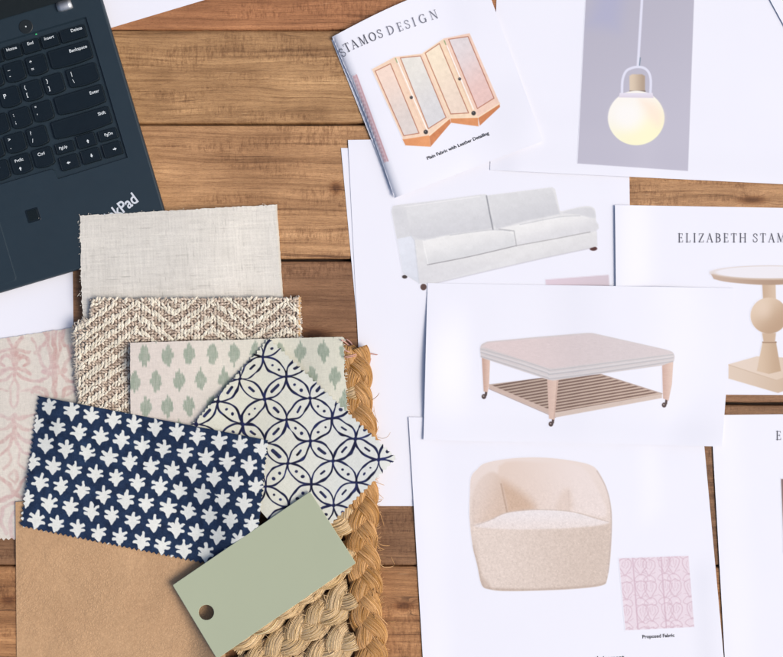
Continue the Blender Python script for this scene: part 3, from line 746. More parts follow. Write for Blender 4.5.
# curved left outline: build the page as a warped grid
def page_upper():
    nu, nv = 170, 90
    u = np.linspace(0, 1, nu)**1.35; v = np.linspace(0, 1, nv)
    ys = np.array([p[1] for p in LE]); 
    tpar = np.linspace(0, 1, len(LE))
    L = np.array(cat(LE, 12)); tl = np.linspace(0, 1, len(L))
    lx = np.interp(v, tl, L[:, 0]); ly = np.interp(v, tl, L[:, 1])
    rx = 482+(543-482)*v; ry = -26+(141+26)*v
    X = lx[:, None]*(1-u)+rx[:, None]*u; Y = ly[:, None]*(1-u)+ry[:, None]*u
    bulge = np.sin(PI*u)[None]*(1-v)[:, None]
    Y = Y-4.5*bulge; X = X-1.8*bulge
    Z = zu(X, Y)
    V = W(X, Y, Z).reshape(-1, 3); idx = np.arange(nu*nv).reshape(nv, nu)
    Q = np.stack([idx[:-1, :-1], idx[1:, :-1], idx[1:, 1:], idx[:-1, 1:]], -1).reshape(-1, 4)
    return mk_mesh('cover_page', V, Q, M_PAPER, eK)
page_upper()
STRIPE.mesh('printed_picture', zu, eK, .2)
c = Print(336, 8, 442, 62, .25)
dk, gy = (74, 76, 86), (112, 114, 126)
for ch, x, y, a, col, sz in (('S', 342.4, 52.6, 40, gy, 8.6), ('T', 347.2, 47.6, 27, dk, 8.8), ('A', 354.2, 44.2, 26, dk, 8.8), ('M', 363.0, 40.4, 25, dk, 8.8), ('O', 372.4, 36.8, 24, dk, 8.6), ('S', 379.9, 33.7, 23, dk, 8.6),
                           ('D', 390.3, 30.0, 22, gy, 8.7), ('E', 399.9, 26.8, 21, gy, 8.7), ('S', 407.2, 24.4, 20, gy, 8.7), ('I', 413.8, 22.0, 20, gy, 8.7), ('G', 422.4, 18.8, 20, gy, 8.7), ('N', 433.6, 14.8, 20, gy, 8.7)):
    glyph(c, ch, x, y, sz, a, col, center=True)
c.mesh('heading', zu, eK, .2)
c = Print(368, 30, 503, 150, .35)
OR1, OR2 = (222, 150, 100), (208, 134, 88)
fr = (243, 214, 188)
c.poly([(402.3, 139), (429.4, 134), (430.4, 146.8), (405.5, 145.4)], grad((405, 140), OR1, (430, 140), (232, 160, 108)), .5)
c.poly([(429.2, 135), (449.4, 117.6), (450.9, 123), (430.6, 146.8)], OR2, .5)
c.poly([(450.2, 117.5), (478, 117), (478.6, 126.4), (450.9, 122.8)], OR1, .5)
c.poly([(478, 117), (499.4, 102.6), (500, 107), (479.8, 125.8)], OR2, .5)
c.poly([(371.8, 69.4), (394.5, 57), (429.6, 135.4), (403.2, 139.5)], fr, .5)
c.poly([(394.5, 57), (422.8, 53.6), (450, 118), (429.6, 135.8)], fr, .5)
c.poly([(422.6, 53), (443.6, 38.6), (478.2, 117), (450, 118)], (246, 220, 190), .5)
c.poly([(443.6, 38.6), (469.6, 33.3), (499.8, 103.8), (478.2, 118)], (243, 210, 190), .5)
c.line([(429.6, 135.4), (450, 118), (478.2, 117.2), (499.6, 103.6)], 1.2, (250, 226, 196), .5)
for (q, cc) in (([(375.2, 71.2), (390.4, 63.8), (419, 133.2), (403.8, 135.8)], grad((380, 75), (244, 220, 204), (410, 125), (222, 212, 206))),
                ([(400.4, 58), (420.6, 56), (446, 117.4), (428.4, 128.6)], grad((405, 65), (232, 229, 220), (435, 120), (218, 217, 218))),
                ([(425.2, 53.2), (439.4, 43.6), (468.6, 113), (450.8, 114)], grad((430, 55), (246, 230, 204), (460, 110), (240, 220, 202))),
                ([(448.6, 39.4), (468, 36.6), (494, 98.2), (477.4, 108.6)], grad((455, 45), (228, 219, 219), (488, 92), (234, 200, 192)))):
    c.poly(q, cc, .5); c.line(q+[q[0]], .85, (176, 112, 88), .45, .9)
c.line([(397.2, 60), (427.2, 130)], 1.0, (255, 250, 246), .5); c.line([(394.6, 59), (424.6, 132)], .8, (236, 200, 176), .5, .8)
c.line([(447, 46), (473.4, 109)], 1.0, (255, 250, 246), .5); c.line([(444.6, 42), (472, 111)], .8, (232, 196, 170), .5, .8)
for x, y, r in ((411.3, 97.5, 1.6), (425.8, 132, 2.2), (459.6, 79, 1.5), (473.6, 113.2, 2.2)):
    c.ell(x, y, r, r, (60, 58, 60), .6); c.ell(x-.4, y-.5, .5, .5, (150, 145, 140), .4)
for x, y in ((396.5, 60.5), (445.2, 42.6)): c.line([(x-1, y-2), (x+.6, y+2)], 1.0, (130, 160, 110), .5, .8)
nn = noise2(c.X.shape, 9, 9, 77)*2.5+noise2(c.X.shape, 2, 2, 78)*1.8
c.c += nn[..., None]*c.a[..., None]
c.mesh('folding_screen_picture', zu, eK, .14)
font_text('caption', 'Plain Fabric with Leather Detailing', 4.6, 427.4, 160.0, 22.5, zu, M_INK, eK, offset=.022, xs=1.05, lift=.3)

# ================================================================== LAPTOP
ZD = 12.5
A16 = math.radians(16.5); ux, uy = math.cos(A16), -math.sin(A16); vx, vy = math.sin(A16), math.cos(A16)
LC = (173.0, 241.0)
def Lp(a, b): return LC[0]+a*ux+b*vx, LC[1]+a*uy+b*vy
def LW(a, b, z):
    x, y = Lp(np.asarray(a, float), np.asarray(b, float)); return W(x, y, z, ZD)
def rrect(a0, b0, a1, b1, r, n=6, bulge=0):
    """rounded rectangle outline in the laptop's own frame"""
    pts = []
    for cx, cy, s in ((a1-r, b0+r, -90), (a1-r, b1-r, 0), (a0+r, b1-r, 90), (a0+r, b0+r, 180)):
        for i in range(n+1):
            t = math.radians(s+90*i/n); pts.append((cx+r*math.cos(t), cy+r*math.sin(t)))
    if bulge:
        w = (a1-a0)/2; cx = (a0+a1)/2
        pts = [(x, y+(bulge*(1-((x-cx)/w)**2) if y > (b0+b1)/2 else 0)) for x, y in pts]
        ext = []
        for i, p in enumerate(pts):
            q = pts[(i+1) % len(pts)]; ext.append(p)
            if p[1] > (b0+b1)/2 and q[1] > (b0+b1)/2 and abs(p[0]-q[0]) > w*.5:
                for k in range(1, 6):
                    x = p[0]+(q[0]-p[0])*k/6; ext.append((x, b1+bulge*(1-((x-cx)/w)**2)))
        pts = ext
    return pts
def inset(pts, d):
    n = len(pts); out = []
    for i in range(n):
        x0, y0 = pts[i-1]; x1, y1 = pts[i]; x2, y2 = pts[(i+1) % n]
        t = np.array([x2-x0, y2-y0], float); L = np.hypot(*t)+1e-9; nx, ny = -t[1]/L, t[0]/L
        out.append((x1+nx*d, y1+ny*d))
    return out
def prism(rings, cap=True, base=False, frame=LW):
    """rings: list of (outline, z) of equal length -> verts, faces"""
    bm = bmesh.new(); R = []
    for pts, z in rings:
        P = np.array(pts); zz = np.full(len(P), float(z)) if np.isscalar(z) else np.asarray(z, float)
        R.append([bm.verts.new(tuple(v)) for v in frame(P[:, 0], P[:, 1], zz)])
    n = len(R[0])
    for r0, r1 in zip(R[:-1], R[1:]):
        for i in range(n):
            bm.faces.new((r0[i], r0[(i+1) % n], r1[(i+1) % n], r1[i]))
    if cap: bm.faces.new(R[-1])
    if base: bm.faces.new(R[0][::-1])
    return bm
M_LAP = plain_mat('laptop_soft_paint', C(31, 47, 58), .55, 0, .4, .08, .05, .00002, 2.0)
M_KEY = plain_mat('key_plastic', C(14, 25, 32), .34, 0, .45, .18, .06, .00003, 2.5)
M_WELL = plain_mat('key_well', C(34, 52, 62), .6, 0, .3)
M_SCREEN = plain_mat('display_glass', C(20, 27, 26), .12, 0, .5)
M_BEZ = plain_mat('lid_plastic', C(22, 30, 34), .5)
M_HINGE = plain_mat('hinge_metal', (.45, .47, .5, 1), .5, 1, .5)
M_LEG = plain_mat('key_legend', C(220, 228, 232), .5, 0, .3, .02)
M_LOGO = plain_mat('logo_silver', C(225, 230, 236), .35, .2, .5, .02)
M_LED = plain_mat('led_green', C(60, 190, 120), .3)
lap = empty('laptop', *LC); tag(lap, 'open dark navy laptop with black keys at the upper left', 'laptop')
bo = rrect(-412, -272, 0, 0, 10, 8)
well = [(-395, -240), (-19.7, -240), (-19.7, -92.8), (-92.5, -92.0), (-93.5, -94), (-94.5, -101.5), (-96.5, -103.2), (-395, -103.2)]
def laptop_base():
    bm = prism([(inset(bo, 4), 1.0), (inset(bo, 1.5), 3), (bo, 6), (bo, ZD-1.5), (inset(bo, .5), ZD-.5), (inset(bo, 1.4), ZD)], cap=False, base=True)
    bm.verts.ensure_lookup_table(); n = len(bo); top = bm.verts[-n:]
    def wr(o, z): return [bm.verts.new(tuple(v)) for v in LW(np.array([p[0] for p in o]), np.array([p[1] for p in o]), np.full(len(o), z))]
    w1 = wr(well, ZD); w0 = wr(inset(well, 1.0), ZD-2.4)
    for i in range(len(well)): 
        j = (i+1) % len(well); bm.faces.new((w1[i], w1[j], w0[j], w0[i]))
    bm.faces.new(w0)
    es = [bm.edges.get((top[i], top[(i+1) % n])) for i in range(n)]+[bm.edges.get((w1[i], w1[(i+1) % len(well)])) for i in range(len(well))]
    bmesh.ops.triangle_fill(bm, edges=es, use_beauty=True)
    return bm_obj('body', bm, M_LAP, lap)
laptop_base()
def key(a, b, w, h, legend=None, small=False, **kw):
    bl = 0 if small else 1.8
    o = rrect(a-w/2, b-h/2, a+w/2, b+h/2-bl*.6, 2.0 if not small else 1.2, 3, bl)
    z0 = ZD-2.3; z1 = ZD+.8
    bm = prism([(o, z0), (o, z1-.6), (inset(o, .35), z1-.1), (inset(o, .8), z1), (inset(o, 1.0 if small else 1.9), z1-.1)], cap=True)
    k = bm_obj('key', bm, M_KEY, lap)
    if legend:
        for i, (txt, size, da, db, al) in enumerate(legend):
            x, y = Lp(a+da, b+db)
            if txt in ('LT', 'RT', 'UP', 'DN'):
                d = {'LT': (-1, 0), 'RT': (1, 0), 'UP': (0, -1), 'DN': (0, 1)}[txt]; s = 1.45
                p = [(a+da+d[0]*s*1.1, b+db+d[1]*s*1.1), (a+da-d[1]*s-d[0]*s*.3, b+db+d[0]*s-d[1]*s*.3), (a+da+d[1]*s-d[0]*s*.3, b+db-d[0]*s-d[1]*s*.3)]
                p2 = [(a+da-d[0]*s*1.5-d[1]*.5, b+db-d[1]*s*1.5+d[0]*.5), (a+da-d[0]*s*.3-d[1]*.5, b+db-d[1]*s*.3+d[0]*.5), (a+da-d[0]*s*.3+d[1]*.5, b+db-d[1]*s*.3-d[0]*.5), (a+da-d[0]*s*1.5+d[1]*.5, b+db-d[1]*s*1.5-d[0]*.5)]
                bm = bmesh.new()
                for q in (p, p2):
                    vs = [bm.verts.new(tuple(v)) for v in LW(np.array([t[0] for t in q]), np.array([t[1] for t in q]), np.full(len(q), z1+.12))]; bm.faces.new(vs)
                bm_obj('legend', bm, M_LEG, k)
            else:
                font_text('legend', txt, size, x, y, 16.5, None, M_LEG, k, offset=.012, align=al, frame=lambda px, py: W(px, py, np.full(np.shape(px), z1+.12), ZD))
    return k
fb = -227; R_ = 'RIGHT'; L_ = 'LEFT'
def two(s1, s2): return [(s1, 5.2, -6.5, -2.6, L_), (s2, 5.2, -6.5, 5.0, L_)]
key(-37, fb, 26, 12.5, [('Delete', 4.3, 10.5, -1.6, R_)], True)
key(-61, fb, 17.5, 12.5, [('Insert', 4.3, 0, -1.4, 'CENTER')], True)
key(-80.5, fb, 17.5, 12.5, [('End', 4.3, 0, -1.4, 'CENTER')], True)
key(-100, fb, 17.5, 12.5, [('Home', 4.3, 0, -1.4, 'CENTER')], True)
key(-119.5, fb, 17.5, 12.5, [('F12', 4.3, 0, -1.4, 'CENTER')], True)
key(-139, fb, 17.5, 12.5, None, True)
rb = -207.5
key(-45.5, rb, 43, 19, [('Backspace', 4.5, 18.5, -2.0, R_)]); key(-80.5, rb, 20, 19, two('+', '=')); key(-103.5, rb, 20, 19, two('_', '-')); key(-126.5, rb, 20, 19, two(')', '0')); key(-149.5, rb, 20, 19)
rb = -184.5
key(-39.5, rb, 31, 19, [('|', 5.2, -11, -2.6, L_), ('\\', 5.2, -11, 5.0, L_)]); key(-69.5, rb, 20, 19, two('}', ']')); key(-92.5, rb, 20, 19, two('{', '[')); key(-115.5, rb, 20, 19, [('P', 6.2, -6, .5, L_)]); key(-138.5, rb, 20, 19, [('O', 6.2, -6, .5, L_)]); key(-161.5, rb, 20, 19)
rb = -161.5
key(-49, rb, 50, 19, [('Enter', 4.5, 21, -2.0, R_)]); key(-88, rb, 20, 19, two('"', "'")); key(-111, rb, 20, 19, two(':', ';')); key(-134, rb, 20, 19, [('L', 6.2, -6, .5, L_)]); key(-157, rb, 20, 19)
rb = -139
key(-54, rb, 60, 18.5, [('Shift', 4.5, 26, -2.0, R_)]); key(-100, rb, 20, 18.5, two('?', '/')); key(-123, rb, 20, 18.5, two('>', '.')); key(-146, rb, 20, 18.5, two('<', ',')); key(-169, rb, 20, 18.5)
rb = -117
key(-100.5, rb, 20, 18.5, [('Ctrl', 4.5, -1, -2.2, 'CENTER')]); key(-123.5, rb, 20, 18.5, [('PrtSc', 4.2, -1, -2.6, 'CENTER'), ('UP', 4, -2, 4.2, L_)]); key(-146.5, rb, 20, 18.5, [('Alt', 4.5, -1, -2.2, 'CENTER')]); key(-180, rb, 42, 18.5)
key(-77, -120.3, 19, 10.5, [('PgUp', 4.0, -1.5, 1.0, 'CENTER')], True); key(-54.6, -120.9, 19, 13, [('UP', 4, 1.5, 1, L_)], True); key(-32.2, -120.3, 19, 10.5, [('PgDn', 4.0, 1, 1.0, 'CENTER')], True)
key(-77, -105, 19, 13.5, [('LT', 4, -1, .5, L_)], True); key(-54.6, -105, 19, 13.5, [('DN', 4, 1, .5, L_)], True); key(-32.2, -105, 19, 13.5, [('RT', 4, 3, .5, L_)], True)
def plate(name, o, z0, z1, mat, parent=lap, bev=.4):
    return bm_obj(name, prism([(o, z0), (o, z1-bev*.5), (inset(o, bev), z1)], cap=True), mat, parent)
plate('touchpad_surround', rrect(-300, -86, -160, -6, 4), ZD-.4, ZD+.05, M_WELL)
plate('touchpad', rrect(-299.2, -85.2, -160.9, -6.8, 3.4), ZD-.4, ZD+.2, M_LAP)
fr0 = plate('fingerprint_reader', rrect(-134, -71.5, -120, -57.5, 2), ZD-.4, ZD+.12, M_KEY)
plate('sensor', rrect(-132.4, -69.9, -121.6, -59.1, 1.4), ZD, ZD+.25, M_SCREEN, fr0)
pb = plate('power_button', rrect(-87, -254, -73.2, -240.2+.1, 6.85, 8), ZD-.2, ZD+.7, M_BEZ)
plate('indicator_light', rrect(-80.8, -247.8, -79.4, -246.4, .65, 4), ZD+.6, ZD+.9, M_LEG, pb)
plate('status_light', rrect(-74, -238.6+.0, -72.2, -237.2, .6, 4), ZD-2.4, ZD-1.6, M_LED)
def hinge(a):
    bm = bmesh.new()
    n = 14; rows = []
    for aa in np.linspace(a-7.5, a+7.5, 5):
        r = 4.5 if abs(aa-a) < 7 else 3.9
        t = np.linspace(-.2, PI+.2, n)
        rows.append([bm.verts.new(tuple(v)) for v in LW(np.full(n, aa), -256.5+r*1.25*np.cos(t), ZD-.6+r*np.sin(t))])
    for r0, r1 in zip(rows[:-1], rows[1:]):
        for i in range(n-1): bm.faces.new((r0[i], r0[i+1], r1[i+1], r1[i]))
    bm.faces.new(rows[0]); bm.faces.new(rows[-1][::-1])
    return bm_obj('hinge', bm, M_HINGE, lap, True)
hinge(-37); hinge(-375)
def lid():
    th = math.radians(116)     # opened past vertical
    def fl(a, t, n): # a along width, t along lid height, n thickness
        b = -260.5+t*math.cos(th)-n*math.sin(th); z = ZD+1.0+t*math.sin(th)-n*math.cos(th)*-1
        return b, z
    def FR(a, t, off):
        b = -260.5+np.cos(th)*t-np.sin(th)*off; z = ZD+1+np.sin(th)*t-np.cos(th)*off*-1
        return LW(a, b, z)
    o = rrect(-410, 0, -2, 268, 8)
    e = bm_obj('lid', prism([(inset(o, .8), 5.5), (o, 4.5), (o, .8), (inset(o, .6), 0)], cap=True, base=True, frame=FR), M_BEZ, lap)
    o2 = rrect(-396, 24, -16, 252, 1)
    bm_obj('display', prism([(o2, .2), (o2, -.25), (inset(o2, .2), -.3)], cap=True, frame=FR), M_SCREEN, e)
lid()
font_text('logo', 'ThinkPad', 16.5, 139.2, 201.0, 37, None, M_LOGO, lap, offset=.02, xs=.86, align='RIGHT', frame=lambda px, py: W(px, py, np.full(np.shape(px), ZD+.12), ZD))
HM = np.where(inside([Lp(*p) for p in [(-412, -272), (0, -272), (0, 0), (-412, 0)]], HXX, HYY), np.maximum(HM, ZD), HM)

# ================================================================== SWATCHES
GS = 'sample swatches layered on the table'
# pink floral cotton
q = [(-90, 352), (96, 324), (110, 540), (-90, 540.5)]
zf = lay(q, 8, .6, .5, wav(1.6, 41, 60))
def paint_pink(X, Y, U, V):
    c = np.zeros(X.shape+(3,))+np.array((226, 219, 208.))
    m = np.zeros(X.shape)
    wob = noise2(X.shape, 12, 12, 3)*.8; wx = X+wob; wy = Y+noise2(X.shape, 12, 12, 4)*.8
    def L(pts, w, a=.8, w1=None):
        nonlocal m
        pts = cat(pts, 4); n = len(pts)-1
        for i in range(n):
            d, t = seg_dist(wx, wy, pts[i], pts[i+1]); ww = (w if w1 is None else w+(w1-w)*i/n)*1.35
            m = np.maximum(m, a*smooth(.5-(d-ww/2)/1.8))
    for ax, sg in ((14.5, (1, -1)), (-66, (1, -1)), (54.5, (1, -1)), (94.5, (1, -1))):
        for s in sg:
            P = lambda dx, y: (ax+s*dx, y)
            if ax in (14.5, -66, 94.5):
                L([P(8, 338), P(2, 345), P(1, 352)], 3, .8, 2); L([P(0, 350), P(6, 350), P(16, 352)], 2.6)
                L([P(0, 360), P(6, 356), P(12, 357), P(14, 363), P(10, 366)], 2.8, .85); L([P(2, 352), P(1, 362), P(0, 380)], 4, .85, 2)
                L([P(1, 366), P(8, 370), P(16, 374)], 2.6); L([P(1, 372), P(8, 378), P(18, 381), P(27, 381)], 2.4)
                L([P(0, 378), P(4, 388), P(3, 404), P(0, 408)], 1.8, .6); L([P(7, 391), P(18, 390), P(28, 396)], 1.6, .6)
                L([P(0, 415), P(6, 418), P(20, 414), P(26, 416)], 3.6, .6, 2); L([P(0, 422), P(8, 428), P(16, 430), P(22, 426)], 3.2, .6, 2)
                L([P(0, 418), P(1, 436), P(6, 448), P(16, 456)], 3.4, .75, 2); L([P(3, 434), P(10, 440), P(18, 443)], 2.8, .7)
                L([P(16, 456), P(24, 464), P(20, 474), P(8, 482), P(2, 492)], 2.6, .75); L([P(6, 449), P(4, 462), P(10, 468)], 2, .6)
                L([P(0, 492), P(8, 498), P(18, 503), P(26, 516)], 3.2, .8, 2); L([P(2, 503), P(10, 508), P(14, 520), P(8, 532)], 3, .75)
                L([P(0, 470), P(4, 476), P(0, 484)], 2.2, .6); L([P(0, 512), P(4, 522), P(2, 541)], 2.6, .7)
                L([P(28, 480), P(20, 490), P(16, 498)], 2.6, .7)
            else:
                L([P(1.5, 330), P(1, 350), P(.5, 372)], 1.8, .8, 3.6); L([P(9, 331), P(7.5, 338), P(10, 345)], 3, .8)
                L([P(5, 333), P(6, 346), P(3, 358), P(2, 366)], 2.0, .75); L([P(13, 346), P(15, 358), P(10, 366), P(4, 374)], 2.4, .75)
                L([P(3, 366), P(8, 376), P(14, 380)], 2.2, .75); L([P(22, 338), P(17, 348), P(18, 354)], 2, .6)
                L([P(10, 371), P(9.5, 372)], 3.4, .8); L([P(0, 374), P(.3, 382), P(0, 396)], 4.6, .85, 3)
                L([P(8, 396), P(10, 391), P(17, 388), P(22, 391)], 3.4, .8); L([P(2, 404), P(10, 410), P(16, 424)], 2.4, .6)
                L([P(0, 412), P(1, 440), P(8, 460), P(16, 474)], 3, .7)
    wash = smooth(noise2(X.shape, 40, 40, 9)*.35+.5)
    m = m*(.7+.3*noise2(X.shape, 5, 5, 12).clip(-1, 1)*.7)
    pink = np.array((203, 160, 154.))*wash[..., None]+np.array((212, 178, 178.))*(1-wash[..., None])
    m = np.clip(m, 0, 1)[..., None]
    c = c*(1-m)+pink*m
    return c+(noise2(X.shape, 1.2, 6, 5)*2.5+noise2(X.shape, 6, 1.2, 6)*2.5)[..., None]
o = sheet('fabric_swatch', q, .6, zf, M_COTTON, None, paint_pink, .5, edges=(('fray', .5), None, ('pink', 2.6, 5.2), None), seed=3)
tag(o, 'cream cotton swatch with faded pink damask print at the left edge', 'fabric swatch', GS)

# jute mat -------------------------------------------------------
def braid(P0, P1, A, B, Rw, Rz, period, nf, base, seed, zc=7.5, bend=None):
    r = np.random.default_rng(seed)
    P0 = np.array(P0, float); P1 = np.array(P1, float); d = P1-P0; L = np.hypot(*d); d /= L; nrm = np.array([-d[1], d[0]])
    m = int(L/2.2)+2; s = np.linspace(0, L, m); paths, rad, cols = [], [], []
    ph0 = r.uniform(0, 6.28)
    for k in range(3):
        th = 2*PI*s/period+2*PI*k/3+ph0
        lat = A*np.sin(th); hz = B*np.sin(2*th)
        dl = A*np.cos(th)*2*PI/period; sl = np.arctan(dl)
        def pos(ol, oz, al=0):
            # offsets across the strand follow its heading
            ctr = P0+np.outer(s+al, d)+np.outer(lat, nrm)
            across = np.stack([nrm[0]*np.cos(sl)-d[0]*np.sin(sl), nrm[1]*np.cos(sl)-d[1]*np.sin(sl)], -1)
            xy = ctr+across*np.asarray(ol)[:, None]
            if bend is not None: xy = xy+bend(s)
            return np.column_stack([xy, zc+hz+oz])
        tone = r.uniform(-18, 10)
        zz = np.zeros(m)
        paths.append(pos(zz, zz-.8)); rad.append(min(Rw, Rz)*.86); cols.append(np.array(base)*.8)
        for i in range(16):
            a0 = 2*PI*i/16; tw = a0+s*2*PI/150
            paths.append(pos(.74*Rw*np.cos(tw), .72*Rz*np.sin(tw))); rad.append(1.75); cols.append(np.array(base)*r.uniform(.86, .98))
        for i in range(nf):
            a0 = r.uniform(0, 2*PI); q = r.uniform(.9, 1.02); tw = a0+s*2*PI/150+.12*np.sin(s*.11+r.uniform(0, 6))
            wv = r.normal(0, .2)+.25*np.sin(s*r.uniform(.06, .16)+r.uniform(0, 6))
            paths.append(pos(q*Rw*np.cos(tw)+wv, q*Rz*np.sin(tw)+.2*np.sin(s*.2+a0)))
            rad.append(r.uniform(.26, .62)); cc = np.array(base)+tone+r.normal(0, 13)
            v = noise2((1, m), 9, 1, seed*97+i+k*31)[0][:, None]*7
            cols.append(cc+v+np.array([0, -1, -4])*abs(r.normal(0, 2)))
    return paths, rad, cols
mat_poly = [(228, 596), (318, 480), (338, 400), (341, 352), (356, 352), (368, 430), (372, 520), (382, 700), (228, 700)]
jm = empty('jute_mat_sample', 300, 600); tag(jm, 'thick braided natural jute mat piece with frayed edge under the olive card', 'jute mat', GS)
P, Rr, Cc = [], [], []
dirv = np.array([.80, -.60]); nv_ = np.array([.60, .80])
for i in range(-6, 6):
    c0 = np.array([345., 640.])+nv_*i*33.0
    # clip the plait between the hidden left side and the edge binding
    ends = []
    x1 = 352.0; t1 = (x1-c0[0])/dirv[0]; t0 = t1
    while t0 > t1-260:
        qx, qy = c0+dirv*t0
        if qx < 230 or (qy < 600 and qx < np.interp(qy, [400, 480, 600], [338, 318, 226])): break
        t0 -= 3
    if t1-t0 < 14: continue
    p0 = c0+dirv*t0; p1 = c0+dirv*t1
    if p0[1] > 760: 
        t0 = (760-c0[1])/dirv[1]; p0 = c0+dirv*t0
    if p0[0] > p1[0]: continue
    if p1[1] < 356: continue
    a, b, cc_ = braid(p0, p1, 8.4, 2.8, 8.8, 4.9, 76, 84, (220, 192, 152), 100+i, zc=7.4)
    P += a; Rr += b; Cc += cc_
tubes('braids', P, Rr, Cc, M_JUTE, jm, 4, zr=10)
P, Rr, Cc = [], [], []
bend = lambda s: np.column_stack([np.interp(s, [0, 50, 100, 150, 220, 290, 350], [-4, 1, 4, 3, 4, 9, 8])+1.6*np.sin(s*.09), 0*s])
a, b, cc_ = braid((355, 348), (361, 700), 7.8, 2.6, 9.2, 4.9, 70, 130, (200, 156, 108), 300, zc=7.2, bend=bend)
P += a; Rr += b; Cc += cc_
r = np.random.default_rng(12)
for i in range(240):      # loose stray fibres
    t = r.uniform(0, 1); y = 362+t*320; x = np.interp(y, [360, 430, 520, 600, 690], [355, 364, 366, 372, 374])+r.normal(0, 6)
    L = r.uniform(8, 22); an = r.normal(1.4, .7); n = 9; ss = np.linspace(0, L, n)
    cu = r.normal(0, .07); aa = an+cu*ss
    px = x+np.cumsum(np.cos(aa))*L/n; py = y+np.cumsum(np.sin(aa))*L/n
    hi = 3.5 if (425 < y+L and y < 522) else 0
    P.append(np.column_stack([px, py, np.clip(9+3.0*np.sin(ss*.2+r.uniform(0, 6))+r.uniform(0, 2), 1, 15)-hi])); Rr.append(r.uniform(.18, .4)); Cc.append(np.array((212, 166, 114))+r.normal(0, 12))
for i in range(420):
    y = r.uniform(362, 690); x = np.interp(y, [360, 430, 520, 600, 690], [362, 372, 374, 380, 383])-3
    L = r.uniform(4, 11); an = r.normal(.1, .8); n = 8; ss = np.linspace(0, L, n); aa = an+r.normal(0, .08)*ss
    P.append(np.column_stack([x+np.cumsum(np.cos(aa))*L/n, y+np.cumsum(np.sin(aa))*L/n, np.linspace(r.uniform(4, 9), r.uniform(1, 9), n)])); Rr.append(r.uniform(.12, .22)); Cc.append(np.array((218, 174, 124))+r.normal(0, 12))
for i in range(260):
    x = r.uniform(234, 352); y = r.uniform(590, 690); L = r.uniform(6, 18); an = r.uniform(0, 6.28); n = 8; ss = np.linspace(0, L, n); aa = an+r.normal(0, .08)*ss
    P.append(np.column_stack([x+np.cumsum(np.cos(aa))*L/n, y+np.cumsum(np.sin(aa))*L/n, 10+2.5*np.sin(ss*.3)+r.uniform(0, 2)])); Rr.append(r.uniform(.16, .34)); Cc.append(np.array((224, 192, 148))+r.normal(0, 12))
tubes('frayed_edge', P, Rr, Cc, M_JUTE, jm, 4, zr=10)
HM = np.where(inside(mat_poly, HXX, HYY), np.maximum(HM, 16.0), HM)

# leather
q = [(15.5, 502), (222, 480), (227, 760), (17.5, 760)]
zf = lay(q, 10, .7, 1.6, wav(.8, 44, 220))
o = sheet('leather_swatch', q, 2.0, zf, M_LEATHER, None, None, 1.6); tag(o, 'smooth tan leather swatch under the navy leaf print fabric', 'leather swatch', GS)

# linen
q = [(79, 215.5), (277, 204), (285.5, 330), (82.5, 335)]
zf = lay(q, 34, .8, 1.0, wav(.3, 46, 90))
def paint_linen(X, Y, U, V):
    c = np.zeros(X.shape+(3,))+np.array((230, 226, 217.))
    n = noise2(X.shape, 2.0, 34, 1)*3.4+noise2(X.shape, 34, 2.0, 2)*3.4+noise2(X.shape, 1.5, 1.5, 3)*3
    g = np.clip(noise2(X.shape, 1.6, 16, 5)-1.2, 0, 2)*-17+np.clip(noise2(X.shape, 22, 1.6, 6)-1.2, 0, 2)*-17
    w = noise2(X.shape, 60, 60, 8)*2
    c = c+(n+g+w)[..., None]*np.array([1, 1, .98])
    ed = smooth(1-(1-U)*198/2.6)[..., None]
    return c*(1-ed)+np.array((238, 226, 206.))*ed
ln = empty('linen_swatch', *q[0]); tag(ln, 'plain oatmeal linen swatch at the top of the pile, over the laptop corner', 'fabric swatch', GS)
sheet('cloth', q, .55, zf, M_LINEN, ln, paint_linen, 1.3, edges=(('fray', .5), ('fray', .3), None, ('fray', .8)), seed=9)
r = np.random.default_rng(5); P, Rr, Cc = [], [], []
for i in range(34):
    side = i % 3
    if side < 2: t = r.uniform(0, .8); x = 79+3.5*t; y = 215.5+119*t; an = r.normal(PI, .5)
    else: t = r.uniform(0, 1); x = 79+198*t; y = 215.5-11.5*t; an = r.normal(-PI/2, .5)
    L = r.uniform(.8, 2.2) if i else 6; n = 6; ss = np.linspace(0, L, n); aa = an+r.normal(0, .25)*ss
    zz = float(zf(x, y))
    P.append(np.column_stack([x+np.cumsum(np.cos(aa))*L/n, y+np.cumsum(np.sin(aa))*L/n, np.linspace(zz, zz-.6, n)])); Rr.append(.22); Cc.append((232, 226, 214))
tubes('loose_threads', P, Rr, Cc, M_THREAD, ln, 4)

